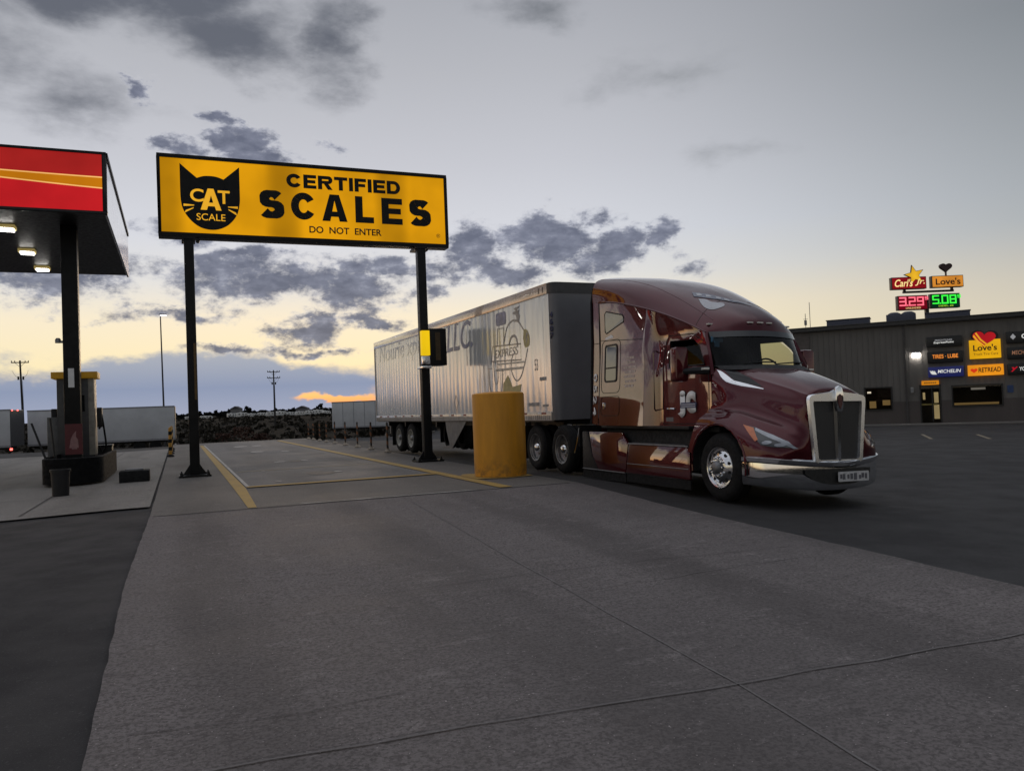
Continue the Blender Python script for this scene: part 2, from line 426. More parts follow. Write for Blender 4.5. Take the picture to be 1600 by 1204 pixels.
# ------------------------------------------------------------------ sky and light
def world():
    w = bpy.data.worlds.new('World'); scene.world = w; w.use_nodes = True
    nt = NT(w.node_tree); bg = nt.n['Background']
    d = nt.new('ShaderNodeTexCoord').outputs['Generated']
    sep = nt.new('ShaderNodeSeparateXYZ'); nt.l.new(d, sep.inputs[0])
    az = nt.math('MULTIPLY', nt.math('ARCTAN2', sep.outputs[0], sep.outputs[1]), 180/pi)
    el = nt.math('MULTIPLY', nt.math('ARCSINE', sep.outputs[2]), 180/pi)
    L = lin
    e01 = nt.math('DIVIDE', el, 60., clamp=True)
    K = lambda deg: deg/60
    west = nt.ramp(e01, [(0, L(238, 196, 150)), (K(1.5), L(240, 214, 168)), (K(3.5), L(250, 234, 190)), (K(6.5), L(247, 234, 206)), (K(9), L(226, 225, 222)),
                         (K(12), L(213, 216, 224)), (K(17), L(198, 200, 208)), (K(23), L(182, 184, 191)), (K(31), L(160, 163, 171)), (K(42), L(190, 194, 203)), (1, L(206, 209, 217))])
    east = nt.ramp(e01, [(0, L(205, 188, 165)), (K(4), L(206, 198, 182)), (K(10), L(160, 166, 170)), (K(22), L(116, 123, 129)), (K(32), L(102, 107, 115)), (K(46), L(130, 135, 143)), (1, L(206, 210, 217))])
    ca = nt.math('COSINE', nt.math('MULTIPLY', nt.math('ADD', az, 30.), pi/180))
    base = nt.mix(nt.mapr(ca, -.15, .60), east, west)
    # the clear-sky model underneath, sun just above the cloud bank on the horizon
    sky = nt.new('ShaderNodeTexSky', sky_type='NISHITA'); sky.sun_disc = False
    sky.sun_elevation = radians(1.5); sky.sun_rotation = radians(9.5); sky.altitude = 500; sky.dust_density = 2
    base = nt.mix(1., base, nt.vmath('MULTIPLY', sky.outputs[0], (.004, .004, .004)), 'ADD')
    # cloud space: azimuth / elevation in degrees, torn up by noise
    n1 = nt.noise(nt.mapping(d, (1, 1, 2.0)), 9, 8, .62, color=True)
    wv = nt.vmath('MULTIPLY', nt.vmath('SUBTRACT', n1, (.5, .5, .5)), (9, 4.5, 0))
    cmb = nt.new('ShaderNodeCombineXYZ'); nt.l.new(az, cmb.inputs[0]); nt.l.new(el, cmb.inputs[1])
    V = nt.vmath('ADD', cmb.outputs[0], wv)
    fb = nt.noise(nt.mapping(d, (1, 1, 1.7)), 24, 11, .66)
    fb2 = nt.noise(nt.mapping(d, (1, 1, 2.6)), 5, 6, .55)
    def group(blobs, amp, lo, hi, fbm):
        acc = None
        for a0, e0, ra, re, dens in blobs:
            q = nt.vmath('MULTIPLY', nt.vmath('SUBTRACT', V, (a0, e0, 0)), (1/ra, 1/re, 0))
            m = nt.math('MULTIPLY_ADD', nt.vmath('LENGTH', q), -dens, dens)
            acc = m if acc is None else nt.math('MAXIMUM', acc, m)
        acc = nt.math('MULTIPLY_ADD', nt.math('SUBTRACT', fbm, .5), amp, acc)
        return nt.mapr(acc, lo, hi)
    soft = [(-5, 26, 7, 2.6, .9), (0, 27, 9, 3.0, 1.1), (5, 24.5, 8, 3.2, 1), (11, 24.6, 4, 4.2, .9), (-5, 20, 8, 2.4, .55), (-12, 23, 7, 4, .5),
            (25.5, 26.5, 5.5, 1.6, .6), (40, 16.6, 6, 1.3, .32), (34, 22.2, 6, 1.5, .25), (-30, 18, 14, 6, .8), (-50, 14, 16, 5, .8), (52, 27, 9, 2.2, .35)]
    sf = group(soft, 1.35, -.05, .85, nt.noise(nt.mapping(d, (1, 1, 2.2)), 8, 8, .6))
    puff = [(12.5, 10.4, 6, 1.1, .75), (3, 10.8, 5, 1.1, .8), (17, 9.9, 3.6, 1.0, .8), (22.5, 9.3, 4, 1.2, .85), (0, 7.0, 6, .7, .7), (13, 6.4, 4, .6, .7), (17.5, 11.6, 2.4, .9, .7), (-1.3, 20.8, 1.5, 1.0, .9), (0.5, 17.0, 2.0, .9, .7), (4.2, 17.9, 2.3, 1.5, 1), (5.4, 16.6, 4.0, 2.0, 1), (8.4, 15.6, 3.0, 1.1, .8), (2.9, 19.4, 1.3, .9, .8),
            (13.6, 15.9, 2.0, .8, .55), (10, 18, 1.5, .8, .4), (.5, 12.3, 4.0, 1.4, .7), (7, 9.3, 13, 2.2, .85), (-8, 8.9, 9, 2.0, .8), (11.8, 8.7, 3.8, 2.6, 1), (8.8, 6.2, 2.6, 1.4, .9),
            (20.0, 11.2, 4.0, 2.6, 1), (25.5, 11.9, 4.6, 2.3, 1.1), (29.6, 10.6, 4.4, 1.9, 1.05), (33.4, 11.2, 2.6, 1.3, .9), (17.0, 8.8, 2.4, 1.6, .8), (28, 12.6, 3, 1, .7),
            (9, 4.6, 2.6, .5, .8), (4, 4.4, 4.0, .6, .8), (14.6, 4.6, 2.0, .28, .7), (36, 9.2, 1.6, .9, .4), (-17.5, 6.4, 6, 3.2, 1.7), (-31, 10.5, 9, 3.4, 1.5), (-55, 9, 18, 4.5, 1.3), (-85, 12, 20, 6, 1.2)]
    pf = group(puff, 2.1, -.02, .62, fb)
    bank = [(1, 1.5, 20, 3.0, 1.5), (-17, .8, 8, 1.9, 1.6)]
    bk = group(bank, .7, .05, .5, fb2)
    streak = [(10.6, .95, 4.4, .55, 1.3), (16.5, 1.5, 4.5, 1.0, 1.0), (24, 1.5, 5, .9, .6)]
    stv = group(streak, .5, .05, .7, fb2)
    c = nt.mix(nt.math('MULTIPLY', bk, .95), base, nt.ramp(nt.mapr(el, 0, 4.2, 0, 1, False), [(0, L(160, 170, 194)), (.5, L(134, 149, 180)), (1, L(166, 172, 186))]))
    c = nt.mix(stv, c, nt.ramp(nt.mapr(el, .5, 2.2, 0, 1, False), [(0, (1.05, .36, .12)), (.5, (1.2, .62, .20)), (1, (.95, .62, .36))]))
    glow = group([(-33, 2.4, 17, 3.8, 1.5)], .6, .05, .8, fb2)  # unseen horizon glow left of the view, added for side-panel reflections
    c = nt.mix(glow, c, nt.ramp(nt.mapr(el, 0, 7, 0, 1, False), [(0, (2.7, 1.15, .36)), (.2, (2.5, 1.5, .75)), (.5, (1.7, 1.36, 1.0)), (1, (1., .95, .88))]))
    c = nt.mix(nt.math('MULTIPLY', sf, .9), c, nt.ramp(nt.mapr(az, 10, 45, 0, 1), [(0, L(88, 93, 105)), (1, L(132, 136, 140))]))
    fb3 = nt.noise(nt.mapping(d, (1, 1, 2.2)), 34, 7, .6)
    shade = nt.math('ADD', nt.math('MULTIPLY', pf, .75), nt.math('MULTIPLY', nt.math('SUBTRACT', fb3, .5), 1.9))
    pcol = nt.ramp(shade, [(0, L(204, 204, 210)), (.3, L(158, 162, 178)), (.6, L(118, 123, 142)), (1, L(92, 98, 118))])
    c = nt.mix(nt.math('MULTIPLY', pf, .93), c, pcol)
    c = nt.mix(nt.mapr(el, -1.5, 0.), L(60, 58, 58), c)
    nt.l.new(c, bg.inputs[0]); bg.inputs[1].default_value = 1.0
    w.cycles.sampling_method = 'MANUAL'; w.cycles.sample_map_resolution = 1024
    sl = bpy.data.lights.new('sun', 'SUN'); sl.energy = .22; sl.angle = radians(14); sl.color = (1, .72, .45)
    so = bpy.data.objects.new('sun', sl); COL.objects.link(so)
    a, e = radians(9.5), radians(4)
    so.rotation_euler = Vector((sin(a)*cos(e), cos(a)*cos(e), sin(e))).to_track_quat('Z', 'Y').to_euler()
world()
vs = scene.view_settings; vs.view_transform = 'Standard'; vs.look = 'None'; vs.exposure = 0; vs.gamma = 1; vs.use_curve_mapping = False

# ------------------------------------------------------------------ ground
def sstep(a, b, x):
    t = max(0, min(1, (x-a)/(b-a))); return t*t*(3-2*t)
YR = 13.05
def zslab(y): return 0. if y > YR else -.03*(YR-max(y, -8))
def zasph(x, y):
    z = zslab(y)-.045
    z -= .035*max(0, min(x-6.8, 4))+.011*max(0, min(x-10.8, 25))
    if x < -.6: z -= .04*sstep(-.6, -3, x)
    s = x*sin(YAW)+y*cos(YAW)
    far = sstep(44, 63, s)*(1-sstep(22, 34, x))
    return z*(1-far)+(-1.22)*far
def zter(x, y):
    r = sqrt(x*x+y*y)
    z = -1.7+.35*sstep(75, 95, r)+2.8*sstep(95, 310, r)+1.3*sstep(318, 420, r)+1.0*sstep(420, 900, r)
    z += .35*sstep(90, 160, r)*mnoise.noise(Vector((x*.02, y*.02, 3)))
    return z
def struct(name, mb, mat, smooth=40): return mb.build(name, mat, None, smooth=smooth, kind='structure')
def axis(pts):
    out = []
    for a, b, n in pts: out += [a+(b-a)*i/n for i in range(n)]
    return out+[pts[-1][1]]
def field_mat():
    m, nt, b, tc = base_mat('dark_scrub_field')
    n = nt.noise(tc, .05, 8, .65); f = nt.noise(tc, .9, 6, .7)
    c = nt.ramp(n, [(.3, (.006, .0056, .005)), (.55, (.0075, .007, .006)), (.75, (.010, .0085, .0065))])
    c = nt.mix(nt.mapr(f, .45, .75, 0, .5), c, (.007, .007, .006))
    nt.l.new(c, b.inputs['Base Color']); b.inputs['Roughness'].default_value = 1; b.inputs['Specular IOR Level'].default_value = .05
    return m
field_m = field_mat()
xs = axis([(-3000, -400, 8), (-400, -120, 10), (-120, 120, 40), (120, 400, 12), (400, 3000, 8)])
ys = axis([(-1500, -60, 6), (-60, 120, 36), (120, 420, 40), (420, 3500, 12)])
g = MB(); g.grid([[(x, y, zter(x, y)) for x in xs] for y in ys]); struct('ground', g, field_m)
xs = axis([(-70, -12, 12), (-12, 14, 26), (14, 75, 24)]); ys = axis([(-8, 24, 32), (24, 88, 40)])
g = MB(); g.grid([[(x, y, zasph(x, y)) for x in xs] for y in ys]); struct('asphalt_lot', g, asphalt_m)

# concrete approach ramp and the raised scale platform (edges as surveyed along the lane)
def lerp(tab, y):
    tab = sorted(tab)
    if y <= tab[0][0]: return tab[0][1]
    for (y0, a), (y1, b) in zip(tab, tab[1:]):
        if y <= y1: return a+(b-a)*(y-y0)/(y1-y0)
    return tab[-1][1]
EL = [(-7, -.45), (4.4, -.47), (8.6, -.51), (13.2, -.42), (50, -.40)]
ER = [(-7, 6.5), (4.6, 6.46), (6.4, 6.49), (7.7, 6.47), (9.8, 6.48), (13.05, 6.66), (50, 7.2)]
def slab_strip(name, y0, y1, n, xa, xb, mat, dz=0., jag=0., skirt=.2):
    g = MB(); rows = []; N = 14
    for i in range(n+1):
        y = y0+(y1-y0)*i/n; a, b = xa(y), xb(y)
        a += jag*mnoise.noise(Vector((y*3, 1, 0))); b += jag*1.6*mnoise.noise(Vector((y*2.3, 7, 0)))
        z = zslab(y)+dz
        r = [(a+(b-a)*k/N, y, z) for k in range(N+1)]
        if skirt: r = [(a, y, z-skirt)]+r+[(b, y, z-skirt)]
        rows.append(r)
    g.grid(rows); return struct(name, g, mat, 30)
eL, eR = (lambda y: lerp(EL, y)), (lambda y: lerp(ER, y))
slab_strip('concrete_ramp', -6.5, YR, 130, eL, eR, ramp_m, 0, .016)
slab_strip('scale_platform', YR, 50.5, 40, eL, eR, side_m, 0, .01)
slab_strip('scale_deck', 16.95, 48.4, 30, lambda y: 1.30, lambda y: 5.16, deck_m, .006, 0, 0)

def sheet(name, pts, mat, dz=.010, base=zslab, n=1):
    g = MB(); g.face([(x, y, base(y)+dz) for x, y in pts]); return struct(name, g, mat, 0)
def strip(name, path, w, mat, dz=.010, zf=None, step=.25, jit=0.):
    """painted line or joint following the surface"""
    g = MB(); rows = []; P = [Vector((x, y)) for x, y in path]
    for i in range(len(P)-1):
        d = (P[i+1]-P[i]); L = d.length; n = max(1, int(L/step)); u = d/L; nn = Vector((-u.y, u.x))
        for k in range(n+(i == len(P)-2)):
            p = P[i]+d*(k/n)
            o = jit*mnoise.noise(Vector((p.x*2.1, p.y*2.1, 5)))
            ww = w*(1+(.5*mnoise.noise(Vector((p.x*6, p.y*6, 9))) if jit else 0))
            p = p+nn*o; a, b = p+nn*ww/2, p-nn*ww/2
            z = zf or (lambda x, y: zslab(y))
            rows.append([(a.x, a.y, z(a.x, a.y)+dz), (b.x, b.y, z(b.x, b.y)+dz)])
    g.grid(rows); return struct(name, g, mat, 0)
sheet('yellow_marking', [(1.04, 46), (.99, 16.8), (.97, 13.1), (1.10, 13.1), (1.21, 16.8), (1.21, 46)], line_yellow, .006)
strip('white_marking', [(1.27, 17.0), (1.26, 46)], .07, line_white, .011)
strip('yellow_marking', [(5.30, 13.1), (5.33, 48)], .24, line_yellow, .012)
strip('yellow_marking', [(1.24, 16.93), (5.18, 16.93)], .26, line_yellow, .018)
strip('faded_marking', [(1.34, 21.9), (5.14, 21.9)], .16, line_faint, .011)
strip('white_marking', [(1.75, 13.10), (4.75, 13.10)], .06, line_white, .006, jit=.015)
strip('pale_joint', [(-.38, YR-.04), (6.5, YR-.04)], .05, joint_m, .005, jit=.012)
g = MB(); P = [(6.11+.95*cos(t)*1.02-.22, 15.42+1.0*sin(t)) for t in [2*pi*k/28 for k in range(28)]]
sheet('yellow_marking', [(5.44, 14.95), (6.0, 14.75), (6.62, 14.88), (6.68, 15.5), (6.3, 16.1), (5.6, 16.3), (5.44, 16.0)], line_yellow, .014)
strip('pale_joint', [(3.41, YR-.1), (3.19, 8.55), (3.07, 5.8), (3.0, 3.9), (2.9, 2.9), (2.6, -3)], .014, joint_light, .005, jit=.02)
strip('pale_joint', [(-.4, 4.15), (1.4, 4.05), (3.0, 3.89), (5.3, 3.76), (6.4, 3.7)], .013, joint_light, .009, jit=.03)
strip('dark_joint', [(-.4, 4.165), (1.4, 4.065), (3.0, 3.905), (5.3, 3.775), (6.4, 3.715)], .004, joint_m, .013, jit=.03)
strip('dark_joint', [(1.4, 6.95), (2.9, 7.0), (4.7, 6.92), (5.95, 6.74)], .006, joint_m, .006, jit=.05)
strip('dark_joint', [(-.3, 4.75), (.6, 4.62), (1.2, 4.66)], .005, joint_m, .006, jit=.05)
strip('pale_joint', [(3.1, 6.2), (5.7, 6.33)], .008, joint_light, .006, jit=.05)
def blotch(x, y, rx, ry, mat, dz, name):
    sheet(name, [(x+rx*cos(t)*(1+.3*mnoise.noise(Vector((cos(t)*2, sin(t)*2, x)))), y+ry*sin(t)*(1+.3*mnoise.noise(Vector((sin(t)*2, cos(t)*2, y))))) for t in [2*pi*k/24 for k in range(24)]], mat, dz)
blotch(3.12, 19.6, .34, .55, stain_m, .012, 'oil_stain')
blotch(3.3, 25.5, .25, .4, stain_m, .012, 'oil_stain')
for x, y, rx, ry in [(3.56, 19.7, .10, .15), (2.85, 25.5, .16, .25), (3.6, 25.6, .12, .2), (2.9, 33.8, .25, .4), (2.75, 41, .3, .6), (1.98, 21.5, .05, .08), (1.96, 17.9, .07, .08), (3.9, 33, .15, .3), (3.5, 41, .25, .5)]:
    blotch(x, y, rx, ry, line_white, .016, 'pale_patch')
# light concrete apron round the fuel island
xs = axis([(-40, -8, 16), (-8, -.47, 15)])
g = MB(); g.grid([[(x, yy, zasph(x, yy)+.03) for x in xs for yy in [(14.72-.12*(x+.5)*(-.3))+t*(44-14.7)]] for t in [k/40 for k in range(41)]])
struct('concrete_apron', g, apron_m, 30)
za = lambda x, y: zasph(x, y)+.03
for y in (18.2, 22.3, 30, 37): strip('apron_joint', [(-30, y), (-.5, y)], .03, joint_m, .006, za, .4)
for x in (-2.4, -6.5, -11): strip('apron_joint', [(x, 15), (x, 43)], .03, joint_m, .010, za, .4)

# ------------------------------------------------------------------ scale sign
SX, SY, SZ, SW, SH = -.331, 21.605, 6.009, 7.59, 2.10
so = (SX, SY, SZ)
X, Z = (1, 0, 0), (0, 0, 1)
sign = thing('scale_sign', 'long yellow lit scale sign with black cat head on two black posts', 'sign', (SX+SW/2, SY, 0))
sl_ = (SX+SW/2, SY, 0)
g = MB(); g.box((SX, SY, SZ), (SX+SW, SY+.38, SZ+.11)); g.box((SX, SY, SZ+SH-.10), (SX+SW, SY+.38, SZ+SH)); g.box((SX, SY, SZ+.11), (SX+.075, SY+.38, SZ+SH-.10)); g.box((SX+SW-.08, SY, SZ+.11), (SX+SW, SY+.38, SZ+SH-.10))
g.box((SX+.075, SY+.30, SZ+.11), (SX+SW-.08, SY+.36, SZ+SH-.10))
g.build('cabinet', black, sign, sl_, bevel=.008)
yel = emitter('sign_yellow_face', lin(222, 154, 8), .95, (0, 2.9, .38))
g = MB(); g.box((SX+.075, SY+.03, SZ+.11), (SX+SW-.08, SY+.06, SZ+SH-.10)); face = g.build('sign_face', yel, sign, sl_)
FY = SY+.03
cat = [(.53, 1.88), (.73, 1.70), (.93, 1.53)] + [tuple(p)[:2] for p in cr([(.93, 1.53, 0), (1.08, 1.585, 0), (1.25, 1.60, 0), (1.41, 1.585, 0), (1.57, 1.53, 0)], 5)][1:] + [(1.77, 1.71), (1.96, 1.88)] + \
      [tuple(p)[:2] for p in cr([(1.96, 1.2, 0), (1.95, .93, 0), (1.87, .62, 0), (1.65, .35, 0), (1.35, .22, 0), (1.03, .25, 0), (.78, .42, 0), (.60, .68, 0), (.54, .94, 0), (.53, 1.3, 0)], 5)]
g = MB(); g.prism([(SX+x, FY-.004, SZ+z) for x, z in cat], (0, -.006, 0)); em = g.build('cat_emblem', black, face, sl_, smooth=0)
CY = FY-.0115
letter_y = emitter('emblem_yellow', lin(226, 166, 40), .95)
def st(s, x, z, w, h, mat, y=FY-.004, bold=.03, par=face, **k): return text(s, (SX+x, y, SZ+z), X, Z, w, h, mat, par, off=sl_, bold=bold, **k)
st('C', .76, .92, .32, .33, letter_y, CY, .02, em); st('T', 1.42, .90, .29, .34, letter_y, CY, .02, em)
g = MB()
for poly in ([(1.00, .72), (1.15, .72), (1.18, .82), (1.34, .82), (1.37, .72), (1.50, .72), (1.32, 1.27), (1.18, 1.27)],): 
    g.prism([(SX+x, CY-.003, SZ+z) for x, z in poly], (0, -.004, 0))
g.build('lettering', letter_y, em, sl_, smooth=0)
g = MB(); g.prism([(SX+x, CY-.009, SZ+z) for x, z in [(1.205, .91), (1.305, .91), (1.255, 1.10)]], (0, -.002, 0)); g.build('letter_counter', black, em, sl_, smooth=0)
st('SCALE', .90, .45, .69, .175, letter_y, CY, .0, em)
for q in ([(.60, .85), (.60, .79), (.85, .815), (.85, .835)], [(.65, .69), (.62, .62), (.83, .745), (.84, .77)], [(1.66, .835), (1.66, .815), (1.90, .79), (1.90, .85)], [(1.67, .77), (1.67, .745), (1.88, .61), (1.85, .69)]):
    g = MB(); g.prism([(SX+x, CY, SZ+z) for x, z in q], (0, -.004, 0)); g.build('whisker', letter_y, em, sl_, smooth=0)
def glyph(ch, w, h, t):
    """heavy grotesque capital as a list of polygons in a w x h box, stem t"""
    th = t*.82
    def ring(cx, cy, rx, ry, a0, a1, n=18, tx=t, ty=th):
        O = [(cx+rx*cos(a0+(a1-a0)*k/n), cy+ry*sin(a0+(a1-a0)*k/n)) for k in range(n+1)]
        I = [(cx+(rx-tx)*cos(a0+(a1-a0)*k/n), cy+(ry-ty)*sin(a0+(a1-a0)*k/n)) for k in range(n+1)]
        return [[O[k], O[k+1], I[k+1], I[k]] for k in range(n)]
    R = lambda x0, y0, x1, y1: [[(x0, y0), (x1, y0), (x1, y1), (x0, y1)]]
    if ch == 'I': return R(0, 0, w, h)
    if ch == 'L': return R(0, 0, t, h)+R(t, 0, w, th)
    if ch == 'E': return R(0, 0, t, h)+R(t, 0, w, th)+R(t, h-th, w, h)+R(t, h*.5-th*.45, w*.93, h*.5+th*.5)
    if ch == 'F': return R(0, 0, t, h)+R(t, h-th, w, h)+R(t, h*.48-th*.45, w*.92, h*.48+th*.5)
    if ch == 'T': return R(w/2-t/2, 0, w/2+t/2, h-th)+R(0, h-th, w, h)
    if ch == 'A': return [[(0, 0), (t*1.05, 0), (w/2+t*.18, h), (w/2-t*.62, h)], [(w, 0), (w/2+t*.62, h), (w/2-t*.18, h), (w-t*1.05, 0)]]+R(w*.25, h*.17, w*.75, h*.17+th*.85)
    if ch == 'C': return ring(w/2, h/2, w/2, h/2, radians(32), radians(328), 34, t, th*1.1)
    if ch == 'D': return R(0, 0, t, h)+ring(w-h*.5 if w > h else w*.45, h/2, h*.5 if w > h else w*.55, h/2, -pi/2, pi/2, 22)+R(t, h-th, w-h*.5 if w > h else w*.45, h)+R(t, 0, w-h*.5 if w > h else w*.45, th)
    if ch == 'R':
        r = h*.29; return R(0, 0, t, h)+R(t, h-th, w-r, h)+R(t, h-2*r, w-r, h-2*r+th*.9)+ring(w-r, h-r, r, r, -pi/2, pi/2, 16, t, th*.95)+[[(w*.40, h-2*r), (w*.40+t*1.1, h-2*r), (w, 0), (w-t*1.15, 0)]]
    if ch == 'S':                                            # ribbon round two stacked bowls
        P = []
        ru, rl = (h+th)*.243, (h+th)*.257; hw = w/2
        for k in range(15): a = radians(28)+(radians(270)-radians(28))*k/14; P.append((hw+(hw*.93-t/2)*cos(a), h-ru+(ru-th/2)*sin(a)*1.0))
        for k in range(15): a = radians(90)-(radians(90)+radians(152))*k/14; P.append((hw+(hw-t/2)*cos(a), rl+(rl-th/2)*sin(a)))
        P = [p for q, p in enumerate(P) if q != 14]
        V_ = [Vector(p) for p in P]; L, Rr = [], []
        for q, p in enumerate(V_):
            d = (V_[min(q+1, len(V_)-1)]-V_[max(q-1, 0)]).normalized(); n = Vector((-d.y, d.x))
            f = (abs(d.y)*t+abs(d.x)*th)/2; L.append(p+n*f); Rr.append(p-n*f)
        return [[tuple(L[q]), tuple(L[q+1]), tuple(Rr[q+1]), tuple(Rr[q])] for q in range(len(L)-1)]
    return R(0, 0, w, h)
def bigword(word, boxes, z, h, t):
    me = MB()
    for ch, (x0, x1) in zip(word, boxes):
        for q, poly in enumerate(glyph(ch, x1-x0, h, t)):
            me.face([(SX+x0+a, FY-.008-.0004*(q % 3), SZ+z+b) for a, b in poly])
    return me
bigword('SCALES', [(2.43, 3.06), (3.24, 3.89), (4.05, 4.73), (4.95, 5.46), (5.68, 6.27), (6.46, 7.09)], .60, .73, .205).build('lettering', black, face, sl_, smooth=0, weld=False)
cw = [.40, .34, .39, .36, .11, .32, .11, .34, .38]; xx = 3.14; bx = []
gap = (3.09-sum(cw))/8
for w_ in cw: bx.append((xx, xx+w_)); xx += w_+gap
bigword('CERTIFIED', bx, 1.45, .37, .112).build('lettering', black, face, sl_, smooth=0, weld=False)
st('DO  NOT  ENTER', 3.70, .26, 1.96, .185, M('sign_brown_letters', (.03, .012, .004), .5), FY-.004, .022)
st('®', 7.24, .29, .11, .11, M('sign_brown_letters', (.03, .012, .004), .5), FY-.004, .0)
for px in (.36, 6.36):
    g = MB(); y0, y1 = SY-.30, SY-.06; w_ = .115
    g.box((px-w_, y0, .05), (px+w_, y1, 5.93))
    post = g.build('post', black, sign, sl_, bevel=.012)
    g = MB(); g.box((px-.37, y0-.22, .018), (px+.37, y1+.22, .05))
    for sx_ in (-1, 1):
        for sy_ in (-1, 1):
            cx_, cy_ = px+sx_*.31, (y0+y1)/2+sy_*.26
            g.cyl((cx_, cy_, .0), .018, .13, seg=10); g.cyl((cx_, cy_, .05), .04, .035, seg=6); g.box((cx_-.055, cy_-.055, .0), (cx_+.055, cy_+.055, .018))
    g.build('base_plate', black, post, sl_)
    for s_ in (-1, 1):
        g = MB(); g.prism([(px+s_*w_, (y0+y1)/2-.008, .05), (px+s_*.28, (y0+y1)/2-.008, .05), (px+s_*w_, (y0+y1)/2-.008, .30)], (0, .016, 0)); g.build('gusset', black, post, sl_, smooth=0)
    g = MB(); g.box((px-.16, SY-.32, 5.90), (px+.16, SY+.34, 5.965)); g.cyl((px+.22, SY-.06, 5.93), .05, .18, 'y', 10); g.cyl((px-.05, SY-.02, 5.965), .06, .046)
    g.build('mounting_bracket', black, sign, sl_)
# ticket intercom on the right post
g = MB(); g.box((6.44, SY-.50, 2.64), (6.92, SY+.02, 3.66)); ib = g.build('intercom_box', black, sign, sl_, bevel=.015)
g = MB(); g.box((6.215, SY-.52, 2.92), (6.437, SY-.33, 3.60)); g.build('lit_panel', emitter('intercom_yellow', lin(250, 205, 20), .95), sign, sl_, bevel=.008)
g = MB(); g.box((6.225, SY-.50, 2.68), (6.43, SY-.33, 2.90)); g.build('button_panel', alu, sign, sl_, bevel=.006)
g = MB(); g.box((6.30, SY-.512, 2.74), (6.345, SY-.501, 2.87)); g.build('notice', white_decal, sign, sl_)
g = MB(); g.box((6.2, SY-.53, 2.56), (6.46, SY-.02, 2.635)); g.build('bracket', alu, sign, sl_, bevel=.008)
g = MB(); g.box((6.60, SY-.506, 2.78), (6.74, SY-.501, 3.55)); g.build('amber_strip', M('dull_amber', (.06, .035, .012), .6), ib, sl_)
g = MB(); g.box((.40, SY-.307, 1.9), (.455, SY-.301, 3.3)); g.build('yellow_strip', M('dull_yellow_strip', (.10, .055, .012), .6), sign, sl_)

# ------------------------------------------------------------------ bollard
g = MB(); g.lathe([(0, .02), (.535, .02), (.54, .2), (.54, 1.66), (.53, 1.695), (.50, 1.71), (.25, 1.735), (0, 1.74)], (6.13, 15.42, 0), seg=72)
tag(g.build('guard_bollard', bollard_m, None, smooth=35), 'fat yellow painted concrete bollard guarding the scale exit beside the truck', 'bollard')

# ------------------------------------------------------------------ wheels
def wheel(parent, c, side, r, w, kind, name='wheel'):
    """c = centre of the outer tyre face; side = -1: outer face towards -x"""
    g = MB(); x = c[0]; s = -side          # s points inwards
    prof = [(r*.60, x+s*.045), (r*.63, x+s*.012), (r*.80, x), (r*.93, x+s*.018), (r*.985, x+s*.05), (r, x+s*.07), (r, x+s*(w-.07)), (r*.985, x+s*(w-.05)), (r*.93, x+s*(w-.018)), (r*.62, x+s*w), (r*.58, x+s*(w-.05))]
    g.lathe([(a, b-x) for a, b in prof], c, 'x', 48)
    for k in (.3, .5, .7):                                   # tread grooves read as raised ribs between
        g.lathe([(r+.001, s*(w*k-.02)), (r+.008, s*(w*k-.015)), (r+.008, s*(w*k+.015)), (r+.001, s*(w*k+.02))], c, 'x', 48)
    t = g.build(name, rubber, parent, smooth=35)
    rr = r*.62; g = MB()
    if kind == 'steer':
        g.lathe([(rr, s*.03), (rr*.97, s*.005), (rr*.93, s*.01), (rr*.88, s*.05), (rr*.80, s*.055), (rr*.55, s*-.005), (rr*.52, s*-.01), (0, s*-.01)], c, 'x', 48)
        rim = g.build('rim', alu, t, smooth=30)
        g = MB()
        for k in range(10):
            a = 2*pi*(k+.5)/10; R = rr*.70
            g.lathe([(0, s*.012), (.024, s*.012), (.027, s*.02)], (c[0], c[1]+R*cos(a), c[2]+R*sin(a)), 'x', 12)
        g.build('hand_holes', darkin, rim)
        g = MB()
        for k in range(10):
            a = 2*pi*k/10; R = rr*.43
            g.lathe([(.018, 0), (.016, s*-.05), (0, s*-.06)], (c[0]+s*-.01, c[1]+R*cos(a), c[2]+R*sin(a)), 'x', 8)
        g.build('lug_nuts', chrome, rim)
        g = MB(); g.lathe([(rr*.33, 0), (rr*.32, s*-.04), (rr*.24, s*-.075), (rr*.20, s*-.085), (0, s*-.09)], (c[0]+s*-.01, c[1], c[2]), 'x', 24); g.build('hub_cap', steel, rim)
    else:
        g.lathe([(rr, s*.03), (rr*.985, s*.008), (rr*.94, s*.012), (rr*.92, s*.05), (rr*.86, s*.06), (rr*.84, s*.11), (rr*.62, s*.155), (rr*.3, s*.16), (0, s*.16)], c, 'x', 48)
        rim = g.build('rim', alu if kind == 'drivex' else M('dull_rim', (.22,.22,.225), .35, metal=.7, var=.2) if kind == 'drive' else M('white_wheel_paint', (.42, .41, .38), .5, var=.25, scale=8), t, smooth=30)
        g = MB(); g.lathe([(.115, s*.16), (.11, s*.08), (.085, s*.03), (.05, s*.008), (0, 0)], c, 'x', 24); g.build('hub_cap', chrome if kind == 'drive' else steel, rim)
        g = MB()
        for k in range(10):
            a = 2*pi*k/10; R = rr*.5
            g.lathe([(.017, s*.16), (.016, s*.12), (0, s*.11)], (c[0], c[1]+R*cos(a), c[2]+R*sin(a)), 'x', 8)
        g.build('lug_nuts', steel, rim)
        c2 = (c[0]+s*(w+.04), c[1], c[2]); g = MB(); g.lathe([(a, b-x) for a, b in prof], c2, 'x', 40); g.build('inner_tyre', rubber, t, smooth=35)
    return t

